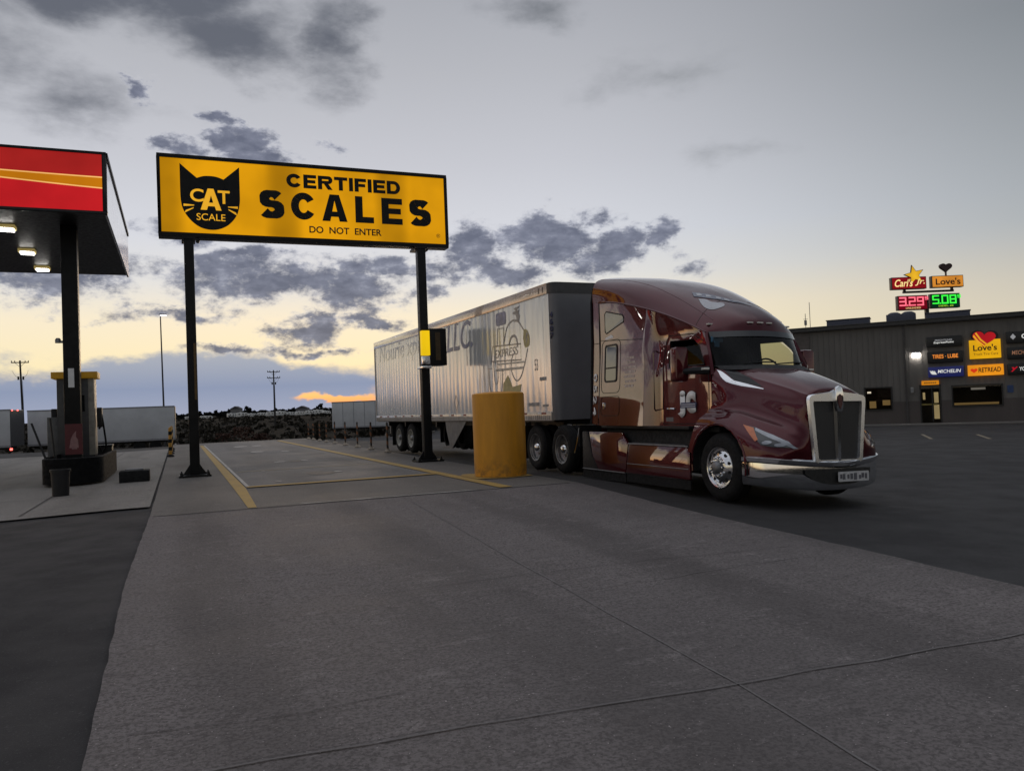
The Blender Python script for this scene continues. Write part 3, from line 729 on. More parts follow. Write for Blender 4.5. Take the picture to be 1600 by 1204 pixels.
# ------------------------------------------------------------------ highway tractor
TX, TY, TZ, TROLL = 8.689, 10.04, -.128, radians(1.5)
truck = thing('semi_truck', 'maroon sleeper cab highway tractor with chrome grille and bumper', 'truck', (TX, TY, TZ), (0, TROLL, 0)); truck.scale = (.95, 1, 1)
DZ = .10
def P3(a, v, z): return (-v, -a, z+DZ)       # a forwards of the front axle, v towards the near side, z height
def mirror_rows(rows): return [[(-p[0], p[1], p[2]) for p in r] for r in rows]
def half(rows, n=4, m=4): return loft([[P3(*p) for p in r] for r in rows], n, m)
def mesh_bm(grids):
    bm = bmesh.new()
    for R in grids:
        V = [[bm.verts.new(p) for p in r] for r in R]
        for i in range(len(V)-1):
            for j in range(len(V[0])-1):
                q = [V[i][j], V[i][j+1], V[i+1][j+1], V[i+1][j]]
                try: bm.faces.new(q)
                except ValueError: pass
    bmesh.ops.remove_doubles(bm, verts=bm.verts, dist=1e-4)
    bmesh.ops.recalc_face_normals(bm, faces=bm.faces)
    return bm
def bm_obj(name, bm, mat, parent, smooth=40, thick=0.):
    if thick:
        bmesh.ops.solidify(bm, geom=list(bm.faces), thickness=thick)
    me = bpy.data.meshes.new(name); bm.to_mesh(me)
    bvh = BVHTree.FromBMesh(bm); bm.free()
    return link(name, me, mat, parent, smooth), bvh

# roof fairing
roof_rows = [
 [(-3.90,1.22,3.40),(-3.90,1.19,3.68),(-3.90,1.05,3.86),(-3.90,.60,3.93),(-3.90,0,3.94)],
 [(-3.10,1.22,3.31),(-3.10,1.16,3.57),(-3.10,.97,3.735),(-3.10,.52,3.80),(-3.10,0,3.815)],
 [(-2.30,1.18,3.13),(-2.30,1.08,3.37),(-2.30,.87,3.53),(-2.30,.46,3.605),(-2.30,0,3.62)],
 [(-1.60,1.10,2.92),(-1.60,.98,3.10),(-1.60,.77,3.255),(-1.60,.41,3.35),(-1.60,0,3.375)],
 [(-1.05,1.02,2.71),(-1.05,.91,2.845),(-1.05,.69,2.985),(-1.05,.37,3.095),(-1.05,0,3.125)],
 [(-.70,.96,2.55),(-.72,.86,2.66),(-.70,.65,2.80),(-.68,.34,2.895),(-.67,0,2.92)],
 [(-.62,.93,2.505),(-.585,.85,2.565),(-.51,.63,2.65),(-.43,.33,2.705),(-.40,0,2.715)],
 [(-.59,.92,2.49),(-.51,.80,2.495),(-.42,.62,2.50),(-.34,.32,2.505),(-.31,0,2.51)]]
R = half(roof_rows, 5, 5)
roof, roof_bvh = bm_obj('roof_fairing', mesh_bm([R, mirror_rows(R)]), paint, truck, 50)
# eyebrow lip under the roof fairing
for s in (1, -1):
    path = [(-s*v, -a, z+DZ) for a, v, z in [(-3.62,1.225,3.365),(-3.1,1.225,3.305),(-2.3,1.185,3.125),(-1.6,1.105,2.915),(-1.05,1.025,2.705),(-.72,.97,2.555),(-.60,.935,2.50)]]
    g = MB(); g.tube(cr(path, 4), .017, 8, .010); g.build('eyebrow_trim', paint, truck)
# sleeper and cab side walls
wall_rows = [
 [(-3.62,1.275,.985),(-3.62,1.245,1.5),(-3.62,1.22,1.95),(-3.62,1.195,2.5),(-3.62,1.205,3.37)],
 [(-2.9,1.275,.985),(-2.9,1.245,1.5),(-2.9,1.22,1.95),(-2.9,1.195,2.5),(-2.9,1.20,3.265)],
 [(-2.12,1.275,.985),(-2.12,1.245,1.5),(-2.12,1.22,1.95),(-2.12,1.19,2.48),(-2.12,1.155,3.075)],
 [(-2.02,1.255,.985),(-2.02,1.23,1.5),(-2.02,1.205,1.95),(-2.02,1.19,2.47),(-2.02,1.14,3.05)],
 [(-1.84,1.11,.985),(-1.84,1.11,1.5),(-1.84,1.105,1.95),(-1.84,1.07,2.46),(-1.84,1.11,2.99)],
 [(-1.66,1.07,.985),(-1.66,1.07,1.5),(-1.66,1.065,1.95),(-1.66,1.02,2.46),(-1.66,1.09,2.93)],
 [(-1.1,1.06,.985),(-1.1,1.06,1.5),(-1.1,1.055,1.95),(-1.1,.995,2.44),(-1.1,1.02,2.73)],
 [(-.70,1.055,.985),(-.70,1.055,1.5),(-.70,1.05,1.95),(-.78,.975,2.40),(-.80,.975,2.595)],
 [(-.34,1.05,.985),(-.34,1.05,1.5),(-.37,1.04,1.95),(-.56,.965,2.36),(-.62,.94,2.51)]]
W = half(wall_rows, 4, 6)
win = [(1.50,1.97),(.50,1.97),(.69,2.27),(.86,2.41),(1.50,2.43)]         # (-a, z) of the door window
for s in (1, -1):
    bm = mesh_bm([W if s == 1 else mirror_rows(W)])
    cut_convex(bm, [(y, z+DZ) for y, z in win], -s)
    o, b = bm_obj('sleeper_wall', bm, side_paint, truck, 50)
    if s == 1: wall_bvh = b
    def wv(y, z): return .955+(1.045-.955)*max(0, min(1, (2.38-z)/.43))
    g = MB(); g.face([(-s*(wv(y, z)-.012-.08*max(0, (z-1.97)/.46)), y, z+DZ) for y, z in win]); g.build('door_window', side_glass, truck, smooth=0)
    g = MB(); pts = [(-s*(wv(y, z)+.004), y, z+DZ) for y, z in win]; g.tube(pts+[pts[0]], .016, 6); g.build('window_seal', plastic, truck)
# rear side extender
for s in (1, -1):
    g = MB(); g.grid([[(-s*v, -a, z+DZ) for a, v, z in r] for r in
      [[(-3.66,1.27,.99),(-3.90,1.275,1.02)],[(-3.66,1.242,1.5),(-3.90,1.248,1.5)],[(-3.66,1.19,2.58),(-3.92,1.20,2.58)],[(-3.66,1.20,3.38),(-3.90,1.215,3.42)]]])
    g.build('side_extender', side_paint, truck, weld=False)
g = MB()
for s in (1, -1):
    g.tube([(-s*1.27, 3.915, 1.02+DZ), (-s*1.205, 3.935, 2.58+DZ), (-s*1.218, 3.915, 3.40+DZ), (-s*1.175, 3.912, 3.66+DZ), (-s*1.03, 3.91, 3.83+DZ), (-s*.55, 3.91, 3.895+DZ), (0, 3.91, 3.905+DZ)], .03, 8)
g.build('rubber_edge', rubber, truck)
g = MB(); g.face([(-1.2, 3.64, .95), (1.2, 3.64, .95), (1.2, 3.64, 3.45), (1.0, 3.64, 3.85), (-1.0, 3.64, 3.85), (-1.2, 3.64, 3.45)]); g.build('rear_wall', paint, truck, smooth=0)
# windshield and pillars
ws_rows = [[(-.575,.90,2.49),(-.50,.79,2.488),(-.41,.61,2.492),(-.335,.32,2.498),(-.305,0,2.502)],
 [(-.50,.925,2.22),(-.385,.81,2.215),(-.285,.63,2.215),(-.205,.33,2.22),(-.175,0,2.22)],
 [(-.42,.95,1.93),(-.27,.83,1.925),(-.155,.64,1.925),(-.055,.34,1.93),(-.02,0,1.93)]]
R = half(ws_rows, 5, 4); bm = mesh_bm([R, mirror_rows(R)])
bm_obj('windshield', bm, wind_glass, truck, 60)
for s in (1, -1):
    g = MB(); g.grid([[(-s*v, -a, z+DZ) for a, v, z in r] for r in
        [[(-.62,.94,2.51),(-.60,.925,2.51),(-.575,.895,2.49)],[(-.56,.965,2.36),(-.52,.945,2.36),(-.535,.908,2.36)],[(-.46,1.005,2.15),(-.42,.975,2.15),(-.475,.93,2.15)],[(-.37,1.04,1.95),(-.34,1.0,1.95),(-.42,.948,1.93)],[(-.34,1.05,1.8),(-.33,1.0,1.8),(-.36,.96,1.8)]]])
    g.build('windshield_pillar', paint, truck, smooth=60)
g = MB()
hd = [(-v, -a, z+DZ) for a, v, z in ws_rows[0]]; hd = cr(hd, 4); hd = hd+[Vector((-p.x, p.y, p.z)) for p in hd[::-1][1:]]
g.grid([[(p.x, p.y-.006, p.z+.012) for p in hd], [(p.x*1.005, p.y-.055, p.z-.085) for p in hd]]); g.build('sun_visor_band', M('dark_glass_band', (.008, .009, .011), .12, coat=1), truck)
cw_ = [(-v, -a, z+DZ) for a, v, z in ws_rows[2]]; cw_ = cr(cw_, 4); cw_ = cw_+[Vector((-p.x, p.y, p.z)) for p in cw_[::-1][1:]]
g = MB(); g.grid([[(p.x, p.y-.005, p.z+.015) for p in cw_], [(p.x*.98, p.y-.10, p.z-.012) for p in cw_], [(p.x*.97, p.y-.16, p.z-.06) for p in cw_]]); g.build('cowl', plastic, truck)
for s, x0 in ((1, -.55), (-1, .15)):
    g = MB(); g.tube([(x0, .13, 1.965+DZ), (x0+.28, .06, 1.985+DZ), (x0+.62, .085 if s == 1 else .22, 1.99+DZ)], .012, 6); g.build('wiper', plastic, truck)
# hood with fenders
hood_rows = [
 [(-.36,0,1.945),(-.36,.50,1.935),(-.35,.955,1.895),(-.35,1.035,1.74),(-.35,1.048,1.32),(-.43,1.10,1.19),(-.52,1.20,1.08),(-.60,1.245,.90),(-.74,1.25,.58)],
 [(-.05,0,1.915),(-.05,.46,1.90),(-.06,.84,1.81),(-.06,.97,1.64),(-.06,1.01,1.30),(-.08,1.10,1.185),(-.1,1.20,1.09),(-.12,1.25,.92),(-.13,1.25,.52)],
 [(.25,0,1.845),(.25,.42,1.83),(.25,.72,1.72),(.25,.84,1.54),(.25,.91,1.25),(.25,1.05,1.185),(.25,1.18,1.05),(.25,1.245,.90),(.25,1.25,.5)],
 [(.60,0,1.745),(.60,.38,1.73),(.60,.64,1.62),(.60,.74,1.45),(.60,.79,1.15),(.60,.97,1.08),(.60,1.12,.945),(.58,1.21,.82),(.57,1.23,.52)],
 [(.90,0,1.645),(.90,.35,1.63),(.90,.58,1.53),(.90,.66,1.36),(.90,.69,1.06),(.90,.85,.965),(.88,1.02,.83),(.85,1.12,.72),(.82,1.15,.50)],
 [(1.10,0,1.565),(1.10,.32,1.55),(1.10,.55,1.46),(1.10,.595,1.29),(1.10,.62,1.0),(1.10,.73,.83),(1.07,.87,.73),(1.02,.99,.645),(.98,1.03,.48)],
 [(1.19,0,1.52),(1.19,.30,1.505),(1.19,.51,1.425),(1.19,.545,1.26),(1.20,.53,.95),(1.20,.60,.76),(1.18,.72,.66),(1.13,.84,.58),(1.09,.89,.46)],
 [(1.20,0,1.47),(1.20,.28,1.45),(1.20,.45,1.38),(1.20,.47,1.22),(1.21,.44,.95),(1.21,.44,.70),(1.21,.44,.58),(1.20,.5,.5),(1.18,.55,.44)]]
def crease(r):
    P = [Vector(p) for p in r]
    return [P[0], P[1], P[2].lerp(P[1], .14), P[2], P[2].lerp(P[3], .2), P[3], P[4], P[5].lerp(P[4], .22), P[5].lerp(P[6], .12), P[6], P[7], P[8]]
H = half([crease(r) for r in hood_rows], 6, 4)
bm = mesh_bm([H, mirror_rows(H)])
arch = [(.63*cos(t), .385+DZ+.63*sin(t)) for t in [2*pi*(k+.5)/22 for k in range(22)]]
for s in (1, -1): cut_convex(bm, arch, -s, sel=lambda c, s=s: -c.x*s > .75 and c.z < 1.2+DZ)
hood, hood_bvh = bm_obj('hood', bm, paint, truck, 60)
for s in (1, -1):                                            # rolled lip and dark liner of the wheel arch
    def fv(y, z):
        h = hood_bvh.ray_cast(Vector((-s*2.5, y, z)), Vector((s, 0, 0)), 2.0)[0]
        return abs(h.x) if h else 1.235
    pts = [(-s*(fv(.648*cos(t), .385+DZ+.648*sin(t))-.004), .648*cos(t), .385+DZ+.648*sin(t)) for t in [pi*k/20 for k in range(-1, 22)]]
    g = MB(); g.tube(pts, .016, 6); g.build('arch_lip', paint, truck)
    g = MB(); g.grid([[(-s*.80, .66*cos(t), .385+DZ+.66*sin(t)) for t in [pi*k/20 for k in range(-1, 22)]], [(p[0]*.985, p[1]*1.0, p[2]) for p in pts]])
    g.face([(-s*.80, .66*cos(t), .385+DZ+.66*sin(t)) for t in [pi*k/20 for k in range(-1, 22)]])
    g.build('arch_liner', darkin, truck)
def hit(bvh, y, z, lift=.004):
    h = bvh.ray_cast(Vector((-2.5, y, z)), Vector((1, 0, 0)), 4)
    return h[0]+h[1]*lift*(1 if h[1].x < 0 else -1) if h[0] else None
def drape(poly, bvh, lift=.004, sub=5, thick=.0):
    """fan of a polygon in (a, z) laid over the near side of a body panel"""
    n = len(poly); c = (sum(p[0] for p in poly)/n, sum(p[1] for p in poly)/n)
    edge = []
    for i in range(n):
        p, q = poly[i], poly[(i+1) % n]
        for k in range(sub): edge.append((p[0]+(q[0]-p[0])*k/sub, p[1]+(q[1]-p[1])*k/sub))
    rows = []
    for t in (1.0, .8, .6, .4, .2, .02):
        r = []
        for a, z in edge:
            h = hit(bvh, -(c[0]+(a-c[0])*t), c[1]+(z-c[1])*t+DZ, lift)
            if h is None: h = Vector((-.9, -a, z+DZ))
            r.append(h)
        rows.append(r)
    return rows
def draped(name, poly, bvh, mat, parent, lift=.004, both=True, out=None):
    rows = drape(poly, bvh, lift)
    for s in ((1, -1) if both else (1,)):
        g = MB(); g.grid([[(p.x*s, p.y, p.z) for p in r] for r in rows], True)
        if out:                                              # walls down to the skin so that it reads as a solid lens
            rr = drape(poly, bvh, 0)[0]; g.grid([[(p.x*s, p.y, p.z) for p in rr], [(p.x*s, p.y, p.z) for p in rows[0]]], True)
        yield g.build(name, mat, parent, smooth=60)
#@HEAD
HL = [(.50,1.005),(.67,.972),(.91,.865),(1.09,.765),(1.175,.675),(1.13,.685),(1.0,.695),(.86,.725),(.80,.785),(.66,.90)]
for o in draped('headlight', HL, hood_bvh, M('headlight_dark', (.03, .032, .036), .08, coat=1), truck, .014, True, True): pass
heads = [o for o in truck.children if o.name.startswith('headlight')]
for o, s in zip(heads, (1, -1)):
    def lensbit(nm, poly, mat, lift):
        rows = drape(poly, hood_bvh, lift); g = MB(); g.grid([[(p.x*s, p.y, p.z) for p in r] for r in rows], True); g.build(nm, mat, o, smooth=60)
    lensbit('turn_signal', [(.49,1.012),(.655,.965),(.80,.80),(.775,.775),(.70,.84)], amber, .016)
    lensbit('light_bar', [(.68,.965),(.92,.865),(1.09,.768),(1.18,.675),(1.155,.672),(1.07,.738),(.90,.825),(.70,.925)], lens, .018)
    for a0 in (.91, 1.04): lensbit('projector', [(a0+.05*cos(t), .755+.026*sin(t)-(a0-.91)*.25) for t in [2*pi*k/12 for k in range(12)]], lens, .020)
#@VENT
VT = [(-.31,1.865),(-.25,1.85),(-.15,1.765),(-.06,1.695),(.04,1.652),(.18,1.613),(.52,1.540),(.52,1.53),(.16,1.595),(.03,1.632),(-.07,1.668),(-.18,1.745)]
for o in draped('hood_vent', [(-.22,1.87),(-.05,1.83),(.20,1.73),(.48,1.575),(.18,1.64),(.03,1.69),(-.06,1.75)], hood_bvh, M('vent_black', (.01,.01,.012), .3), truck, .004): pass
for o in draped('vent_trim', VT, hood_bvh, chrome, truck, .012, True, True): pass
# grille
GA = 1.215
GO = [(.565,1.36),(.555,1.40),(.52,1.425),(.42,1.445),(.12,1.475),(0,1.52)]
GO = GO+[(-v, z) for v, z in GO[::-1][1:]]+[(-.475,.50),(-.455,.47),(-.42,.46),(.42,.46),(.455,.47),(.475,.50)]
def ring_front(outer, inner, a0, depth, sub=None):
    g = MB()
    o0 = [P3(a0, v, z) for v, z in outer]; i0 = [P3(a0, v, z) for v, z in inner]
    om = [P3(a0+depth, v*.975, (z-.95)*.985+.95) for v, z in outer]; im = [P3(a0+depth, v*1.02, (z-.95)*1.01+.95) for v, z in inner]
    g.grid([o0, om, im, i0], True); return g
GI = []
for v, z in GO:
    GI.append((v*.83, .95+(z-.95)*.87 if z > .95 else .95+(z-.95)*.90))
GI = [(v, min(z, 1.335)) for v, z in GI]
satin = M('satin_chrome', (.86, .87, .90), .28, metal=1, var=.04, scale=.8)
gr = ring_front(GO, GI, GA, .045).build('grille', satin, truck, smooth=45)
def mesh_grid_mat():
    m, nt, b, tc = base_mat('grille_mesh')
    sep = nt.new('ShaderNodeSeparateXYZ'); nt.l.new(tc, sep.inputs[0])
    w = nt.math('MULTIPLY', nt.math('SINE', nt.math('MULTIPLY', sep.outputs[0], 2*pi/.016)), nt.math('SINE', nt.math('MULTIPLY', sep.outputs[2], 2*pi/.022)))
    nt.l.new(nt.ramp(nt.mapr(w, -.2, .5), [(0, (.05, .05, .054)), (1, (.012, .012, .013))]), b.inputs['Base Color'])
    b.inputs['Roughness'].default_value = .45; b.inputs['Metallic'].default_value = .3
    return m
g = MB(); g.face([P3(GA+.006, v*1.01, z) for v, z in GI]); g.build('grille_mesh', mesh_grid_mat(), gr, smooth=0)
g = MB(); 
for z0, z1, w0, w1 in ((.47, 1.36, .035, .055),):
    g.grid([[P3(GA+.008, -w0, z0), P3(GA+.05, -w0*.7, z0), P3(GA+.05, w0*.7, z0), P3(GA+.008, w0, z0)], [P3(GA+.008, -w1, z1), P3(GA+.06, -w1*.7, z1), P3(GA+.06, w1*.7, z1), P3(GA+.008, w1, z1)]])
g.build('centre_bar', chrome, gr, smooth=30)
g = MB(); g.prism([P3(GA+.03, v, z) for v, z in [(-.075,1.29),(-.075,1.44),(-.05,1.53),(0,1.56),(.05,1.53),(.075,1.44),(.075,1.29),(.045,1.19),(-.045,1.19)]], (0, -.055, 0)); eb = g.build('grille_crown', chrome, gr, bevel=.012)
g = MB(); g.prism([P3(GA+.087, v, z) for v, z in [(-.04,1.30),(-.04,1.41),(0,1.44),(.04,1.41),(.04,1.30),(0,1.22)]], (0, -.006, 0)); g.build('badge', M('dark_red_badge', (.08,.012,.015), .3, coat=1), eb, smooth=0)
# bumper
bp = [(.54,1.215),(.72,1.215),(.88,1.17),(1.0,1.06),(1.12,.86),(1.21,.62),(1.26,.38),(1.285,.18),(1.29,0)]
bp = [(p.x, p.y) for p in cr([(a, v, 0) for a, v in bp], 3)]; bp = bp+[(a, -v) for a, v in bp[::-1][1:]]
def brow(inset, zf): 
    out = []
    for i, (a, v) in enumerate(bp):
        t = min(1, abs(v)/1.2); out.append(P3(a-inset*(1-.3*t), v*(1-inset/1.2*t), zf(t)))
    return out
top = lambda t: .485+.085*t**1.5
bot = lambda t: .075+.075*t**2
g = MB(); g.grid([brow(.09, lambda t: top(t)-.005), brow(.02, top), brow(-.005, lambda t: top(t)-.02), brow(0, lambda t: top(t)-.075), brow(.025, lambda t: top(t)-.095), brow(.019, lambda t: (top(t)+bot(t))/2), brow(.024, lambda t: bot(t)+.05), brow(.05, bot), brow(.12, lambda t: bot(t)-.01)])
bump_o = g.build('bumper', chrome, truck, smooth=45)
fb = lambda v: max(a for a, vv in bp if abs(vv-v) < .12)
g = MB(); rows = []
for k in range(21):
    v = -.64+1.28*k/20; a = fb(v); e = abs(v)/.64; zb = .155+.16*e**3
    rows.append([P3(a-.004, v, .375), P3(a-.002, v, zb)])
g.grid(rows); g.build('lower_intake', M('intake_black', (.006, .006, .007), .6), bump_o)
g = MB(); y_ = 1.318
g.prism([P3(y_, v, z) for v, z in rrect(-.50, .195, .10, .335, .015)], (0, -.008, 0)); pl = g.build('licence_plate', M('plate_grey', (.5, .5, .52), .4, var=.2, scale=30), truck, smooth=0)
g = MB()
for i, (v0, v1, z0, z1) in enumerate([(-.46,-.42,.225,.30),(-.40,-.35,.24,.305),(-.34,-.30,.225,.28),(-.26,-.20,.215,.31),(-.18,-.13,.225,.305),(-.11,-.07,.235,.295),(-.03,.02,.225,.305),(.03,.07,.24,.30)]):
    g.box(P3(y_+.009, v1, z0), P3(y_+.0115, v0, z1))
g.build('blurred_characters', M('plate_dark', (.10, .10, .12), .5), pl, smooth=0)
# marker lights on the roof front
for v, z in ((.82, 2.63), (.20, 2.645), (0, 2.645), (-.20, 2.645), (-.82, 2.63)):
    h = roof_bvh.ray_cast(Vector((-v, -3, z+DZ)), Vector((0, 1, 0)), 6)[0]
    if h is None: continue
    g = MB(); g.box((h.x-.055, h.y-.03, h.z-.014), (h.x+.055, h.y+.03, h.z+.014)); g.build('marker_light', M('marker_lens', (.62, .60, .56), .2, coat=1), truck, bevel=.01)
# side fairings and skirts
def ow(a, z, lift=.0):
    h = wall_bvh.ray_cast(Vector((-2.5, -a, z+DZ)), Vector((1, 0, 0)), 2)[0]
    return (abs(h.x) if h else 1.2)+lift
for s in (1, -1):
    sx = lambda v: -s*v
    g = MB(); g.prism([(sx(1.262-.035*(z-.1)), -a, z+DZ) for a, z in [(-4.10,.86),(-2.82,.86),(-2.60,.665),(-2.68,.13),(-3.7,.13),(-3.95,.40)]], (s*.05, 0, 0)); g.build('tank_fairing', side_paint, truck, bevel=.02)
    g = MB(); g.prism([(sx(1.262-.035*(z-.1)), -a, z+DZ) for a, z in [(-2.57,.655),(-.80,.655),(-.70,.60),(-.68,.13),(-2.66,.13)]], (s*.05, 0, 0)); g.build('step_fairing', side_paint, truck, bevel=.02)
    g = MB(); g.prism([(sx(1.245), -a, z+DZ) for a, z in [(-4.36,.86),(-4.13,.86),(-3.98,.40),(-3.73,.13),(-4.36,.13)]], (s*.05, 0, 0)); g.build('fairing_tail', plastic, truck, bevel=.01)
    g = MB(); g.box((min(sx(1.24), sx(1.22)), .69, -.03+DZ), (max(sx(1.24), sx(1.22)), 2.655, .118+DZ)); g.box((min(sx(1.24), sx(1.22)), 2.685, -.05+DZ), (max(sx(1.24), sx(1.22)), 4.36, .118+DZ)); g.build('rubber_skirt', rubber, truck)
    g = MB(); g.tube([(sx(1.255), .72, .66+DZ), (sx(1.255), 2.56, .66+DZ)], .014, 6); g.tube([(sx(1.255), 2.70, .125+DZ), (sx(1.255), 4.34, .125+DZ)], .010, 6); g.tube([(sx(1.255), .72, .30+DZ), (sx(1.255), 2.62, .30+DZ)], .008, 6); g.build('trim_strip', steel, truck)
    g = MB(); g.box((min(sx(1.10), sx(.6)), .60, .30+DZ), (max(sx(1.10), sx(.6)), 3.6, .98+DZ)); g.build('step_well', darkin, truck)
    g = MB(); g.box((min(sx(1.22), sx(1.05)), .85, .655+DZ), (max(sx(1.22), sx(1.05)), 2.5, .685+DZ)); g.build('step', M('step_grey', (.05,.05,.055), .5), truck, bevel=.006)
    g = MB(); g.box((min(sx(1.215), sx(1.0)), .75, .935+DZ), (max(sx(1.215), sx(1.0)), 3.62, .985+DZ)); g.build('sill', plastic, truck, bevel=.008)
    # seams, doors and hatches
    g = MB()
    def seam(pts, r=.006, v=None):
        Q = []
        for (a0, z0), (a1, z1) in zip(pts, pts[1:]):
            n = max(1, int(max(abs(a1-a0), abs(z1-z0))/.12))
            Q += [(a0+(a1-a0)*k/n, z0+(z1-z0)*k/n) for k in range(n)]
        Q.append(pts[-1])
        g.tube([(sx(v or ow(a, z, .001)), -a, z+DZ) for a, z in Q], r, 5)
    seam([(-3.645,1.0),(-3.645,3.36)], .012)
    hatch = rrect(-3.52, 1.93, -2.90, 2.56+.0, .09); 
    lo = rrect(-3.56, 1.60, -2.86, 2.60, .12); seam(lo+[lo[0]])
    lo = rrect(-3.55, 1.17, -2.86, 1.53, .08); seam(lo+[lo[0]])
    seam([(-3.60,2.62),(-2.10,2.52)], .006); seam([(-3.92,2.58),(-3.66,2.58)], .006, 1.197)
    seam([(-1.66,1.02),(-1.66,1.95)], .007); seam([(-1.66,1.95),(-1.60,2.44),(-1.52,2.52),(-.9,2.50),(-.62,2.36)], .007)
    seam([(-.40,1.0),(-.40,1.90)], .007); seam([(-1.66,1.02),(-.62,1.02)], .007)
    g.build('panel_seam', darkin, truck)
    # sleeper window, with a fixed and a vent pane
    g = MB(); outer = rrect(-3.44, 1.80, -2.97, 2.52, .07); inner = rrect(-3.405, 1.835, -3.005, 2.485, .05)
    g.grid([[(sx(ow(a, z, l)), -a, z+DZ) for a, z in P_] for P_, l in ((outer, -.004), (outer, .012), (inner, .012), (inner, .003))], True)
    wf = g.build('sleeper_window', plastic, truck)
    g = MB(); g.face([(sx(ow(a, z, .0045)), -a, z+DZ) for a, z in inner]); g.build('pane', M('dark_glass', (.012,.014,.014), .03, coat=1), wf, smooth=0)
    g = MB(); q_ = ow(-3.2, 2.07); g.box((min(sx(q_), sx(q_+.014)), 3.0, 2.06+DZ), (max(sx(q_), sx(q_+.014)), 3.41, 2.085+DZ)); g.build('window_bar', plastic, wf)
    g = MB(); up = [(-3.42,2.78),(-3.42,3.12),(-3.36,3.16),(-2.78,3.03),(-2.74,2.98),(-2.74,2.90),(-3.38,2.74)]
    g.prism([(sx(ow(a, z, .001)), -a, z+DZ) for a, z in up], (-s*.004, 0, 0)); g.build('upper_window', M('grey_upper_pane', (.10,.105,.11), .12, coat=1), truck, smooth=0)
    g = MB(); pts = [(sx(ow(a, z, .003)), -a, z+DZ) for a, z in up]; g.tube(pts+[pts[0]], .012, 5); g.build('upper_window_seal', plastic, truck)
    # latch, grab handles, door handle
    g = MB(); q_ = ow(-3.43, 1.36); g.box((min(sx(q_), sx(q_+.02)), 3.40, 1.30+DZ), (max(sx(q_), sx(q_+.02)), 3.46, 1.42+DZ)); g.build('hatch_latch', chrome, truck, bevel=.006)
    g = MB(); g.tube([(sx(1.075), 1.57, 1.27+DZ), (sx(1.10), 1.53, 1.275+DZ), (sx(1.10), 1.38, 1.275+DZ), (sx(1.075), 1.33, 1.27+DZ)], .017, 8); g.build('door_handle', chrome, truck)
    g = MB(); g.tube([(sx(1.12), 1.84, 1.25+DZ), (sx(1.18), 1.78, 1.28+DZ), (sx(1.18), 1.78, 2.25+DZ), (sx(1.11), 1.84, 2.29+DZ)], .014, 8); g.build('grab_handle', M('dull_maroon_bar', (.05,.008,.01), .3, coat=.5), truck)
    # mirror on its arm
    g = MB(); prof = rrect(1.235, 1.70, 1.50, 2.255, .05)
    g.prism([(sx(v), .68, z+DZ) for v, z in prof], (0, .16, 0)); mr = g.build('mirror', paint, truck, bevel=.03)
    g = MB(); g.prism([(sx(v), .842, z+DZ) for v, z in rrect(1.26, 1.74, 1.475, 2.22, .04)], (0, .006, 0)); g.build('mirror_glass', alu, mr)
    g = MB(); g.tube([(sx(1.36), .76, 1.86+DZ), (sx(1.22), .60, 1.87+DZ), (sx(1.03), .40, 1.87+DZ)], .048, 8, .065); g.build('mirror_arm', plastic, mr)
    g = MB(); g.box((min(sx(1.16), sx(1.06)), .36, 1.875+DZ), (max(sx(1.16), sx(1.06)), .45, 1.91+DZ)); g.build('mirror_lamp', M('marker_lens', (.5,.5,.5)), mr, bevel=.006)
g = MB(); g.tube([(1.0, .70, 2.43+DZ), (1.18, .74, 1.90+DZ)], .022, 8); g.tube([(.96, .66, 2.40+DZ), (1.0, .70, 2.43+DZ)], .03, 6); g.build('antenna', plastic, truck)
# decals on the near side
def roof_patch(nm, poly, mat, parent, lift=.006):
    n = len(poly); c = (sum(p[0] for p in poly)/n, sum(p[1] for p in poly)/n); edge = []
    for i in range(n):
        p, q = poly[i], poly[(i+1) % n]
        for k in range(4): edge.append((p[0]+(q[0]-p[0])*k/4, p[1]+(q[1]-p[1])*k/4))
    rows = []
    for t in (1., .75, .5, .25, .02):
        r = []
        for a, v in edge:
            h = roof_bvh.ray_cast(Vector((-(c[1]+(v-c[1])*t), -(c[0]+(a-c[0])*t), 5)), Vector((0, 0, -1)), 5)
            r.append(h[0]+h[1]*lift*(1 if h[1].z > 0 else -1))
        rows.append(r)
    g = MB(); g.grid(rows, True); return g.build(nm, mat, parent, smooth=60)
pal = M('roof_pale_decal', (.42, .42, .46), .3, var=.15, coat=.6)
rl0 = roof_patch('roof_logo', [(p.x, p.y) for p in cr([(-1.24,.58,0),(-1.08,.64,0),(-.93,.66,0),(-.82,.60,0),(-.79,.46,0),(-.82,.35,0),(-.90,.32,0),(-.96,.40,0),(-1.03,.47,0),(-1.15,.49,0),(-1.24,.58,0)], 4)][:-1], pal, truck)
roof_patch('roof_logo_band', [(-1.50,.52),(-1.34,.60),(-1.12,.40),(-.90,.10),(-.82,-.12),(-.90,-.10),(-1.08,.10),(-1.30,.30)], M('roof_blue_decal', (.10,.11,.17), .3, coat=.6), rl0, .009)
for a0, v0 in ((-1.42,.49),(-1.30,.38),(-1.18,.26),(-1.08,.16)):
    roof_patch('roof_logo_letter', [(a0,v0),(a0+.09,v0+.05),(a0+.13,v0-.01),(a0+.10,v0-.06),(a0+.03,v0-.05)], pal, rl0, .012)
roof_patch('roof_logo_swoosh', [(-1.0,.12),(-.93,.06),(-.80,-.22),(-.84,-.24),(-.95,-.05)], pal, rl0, .013)
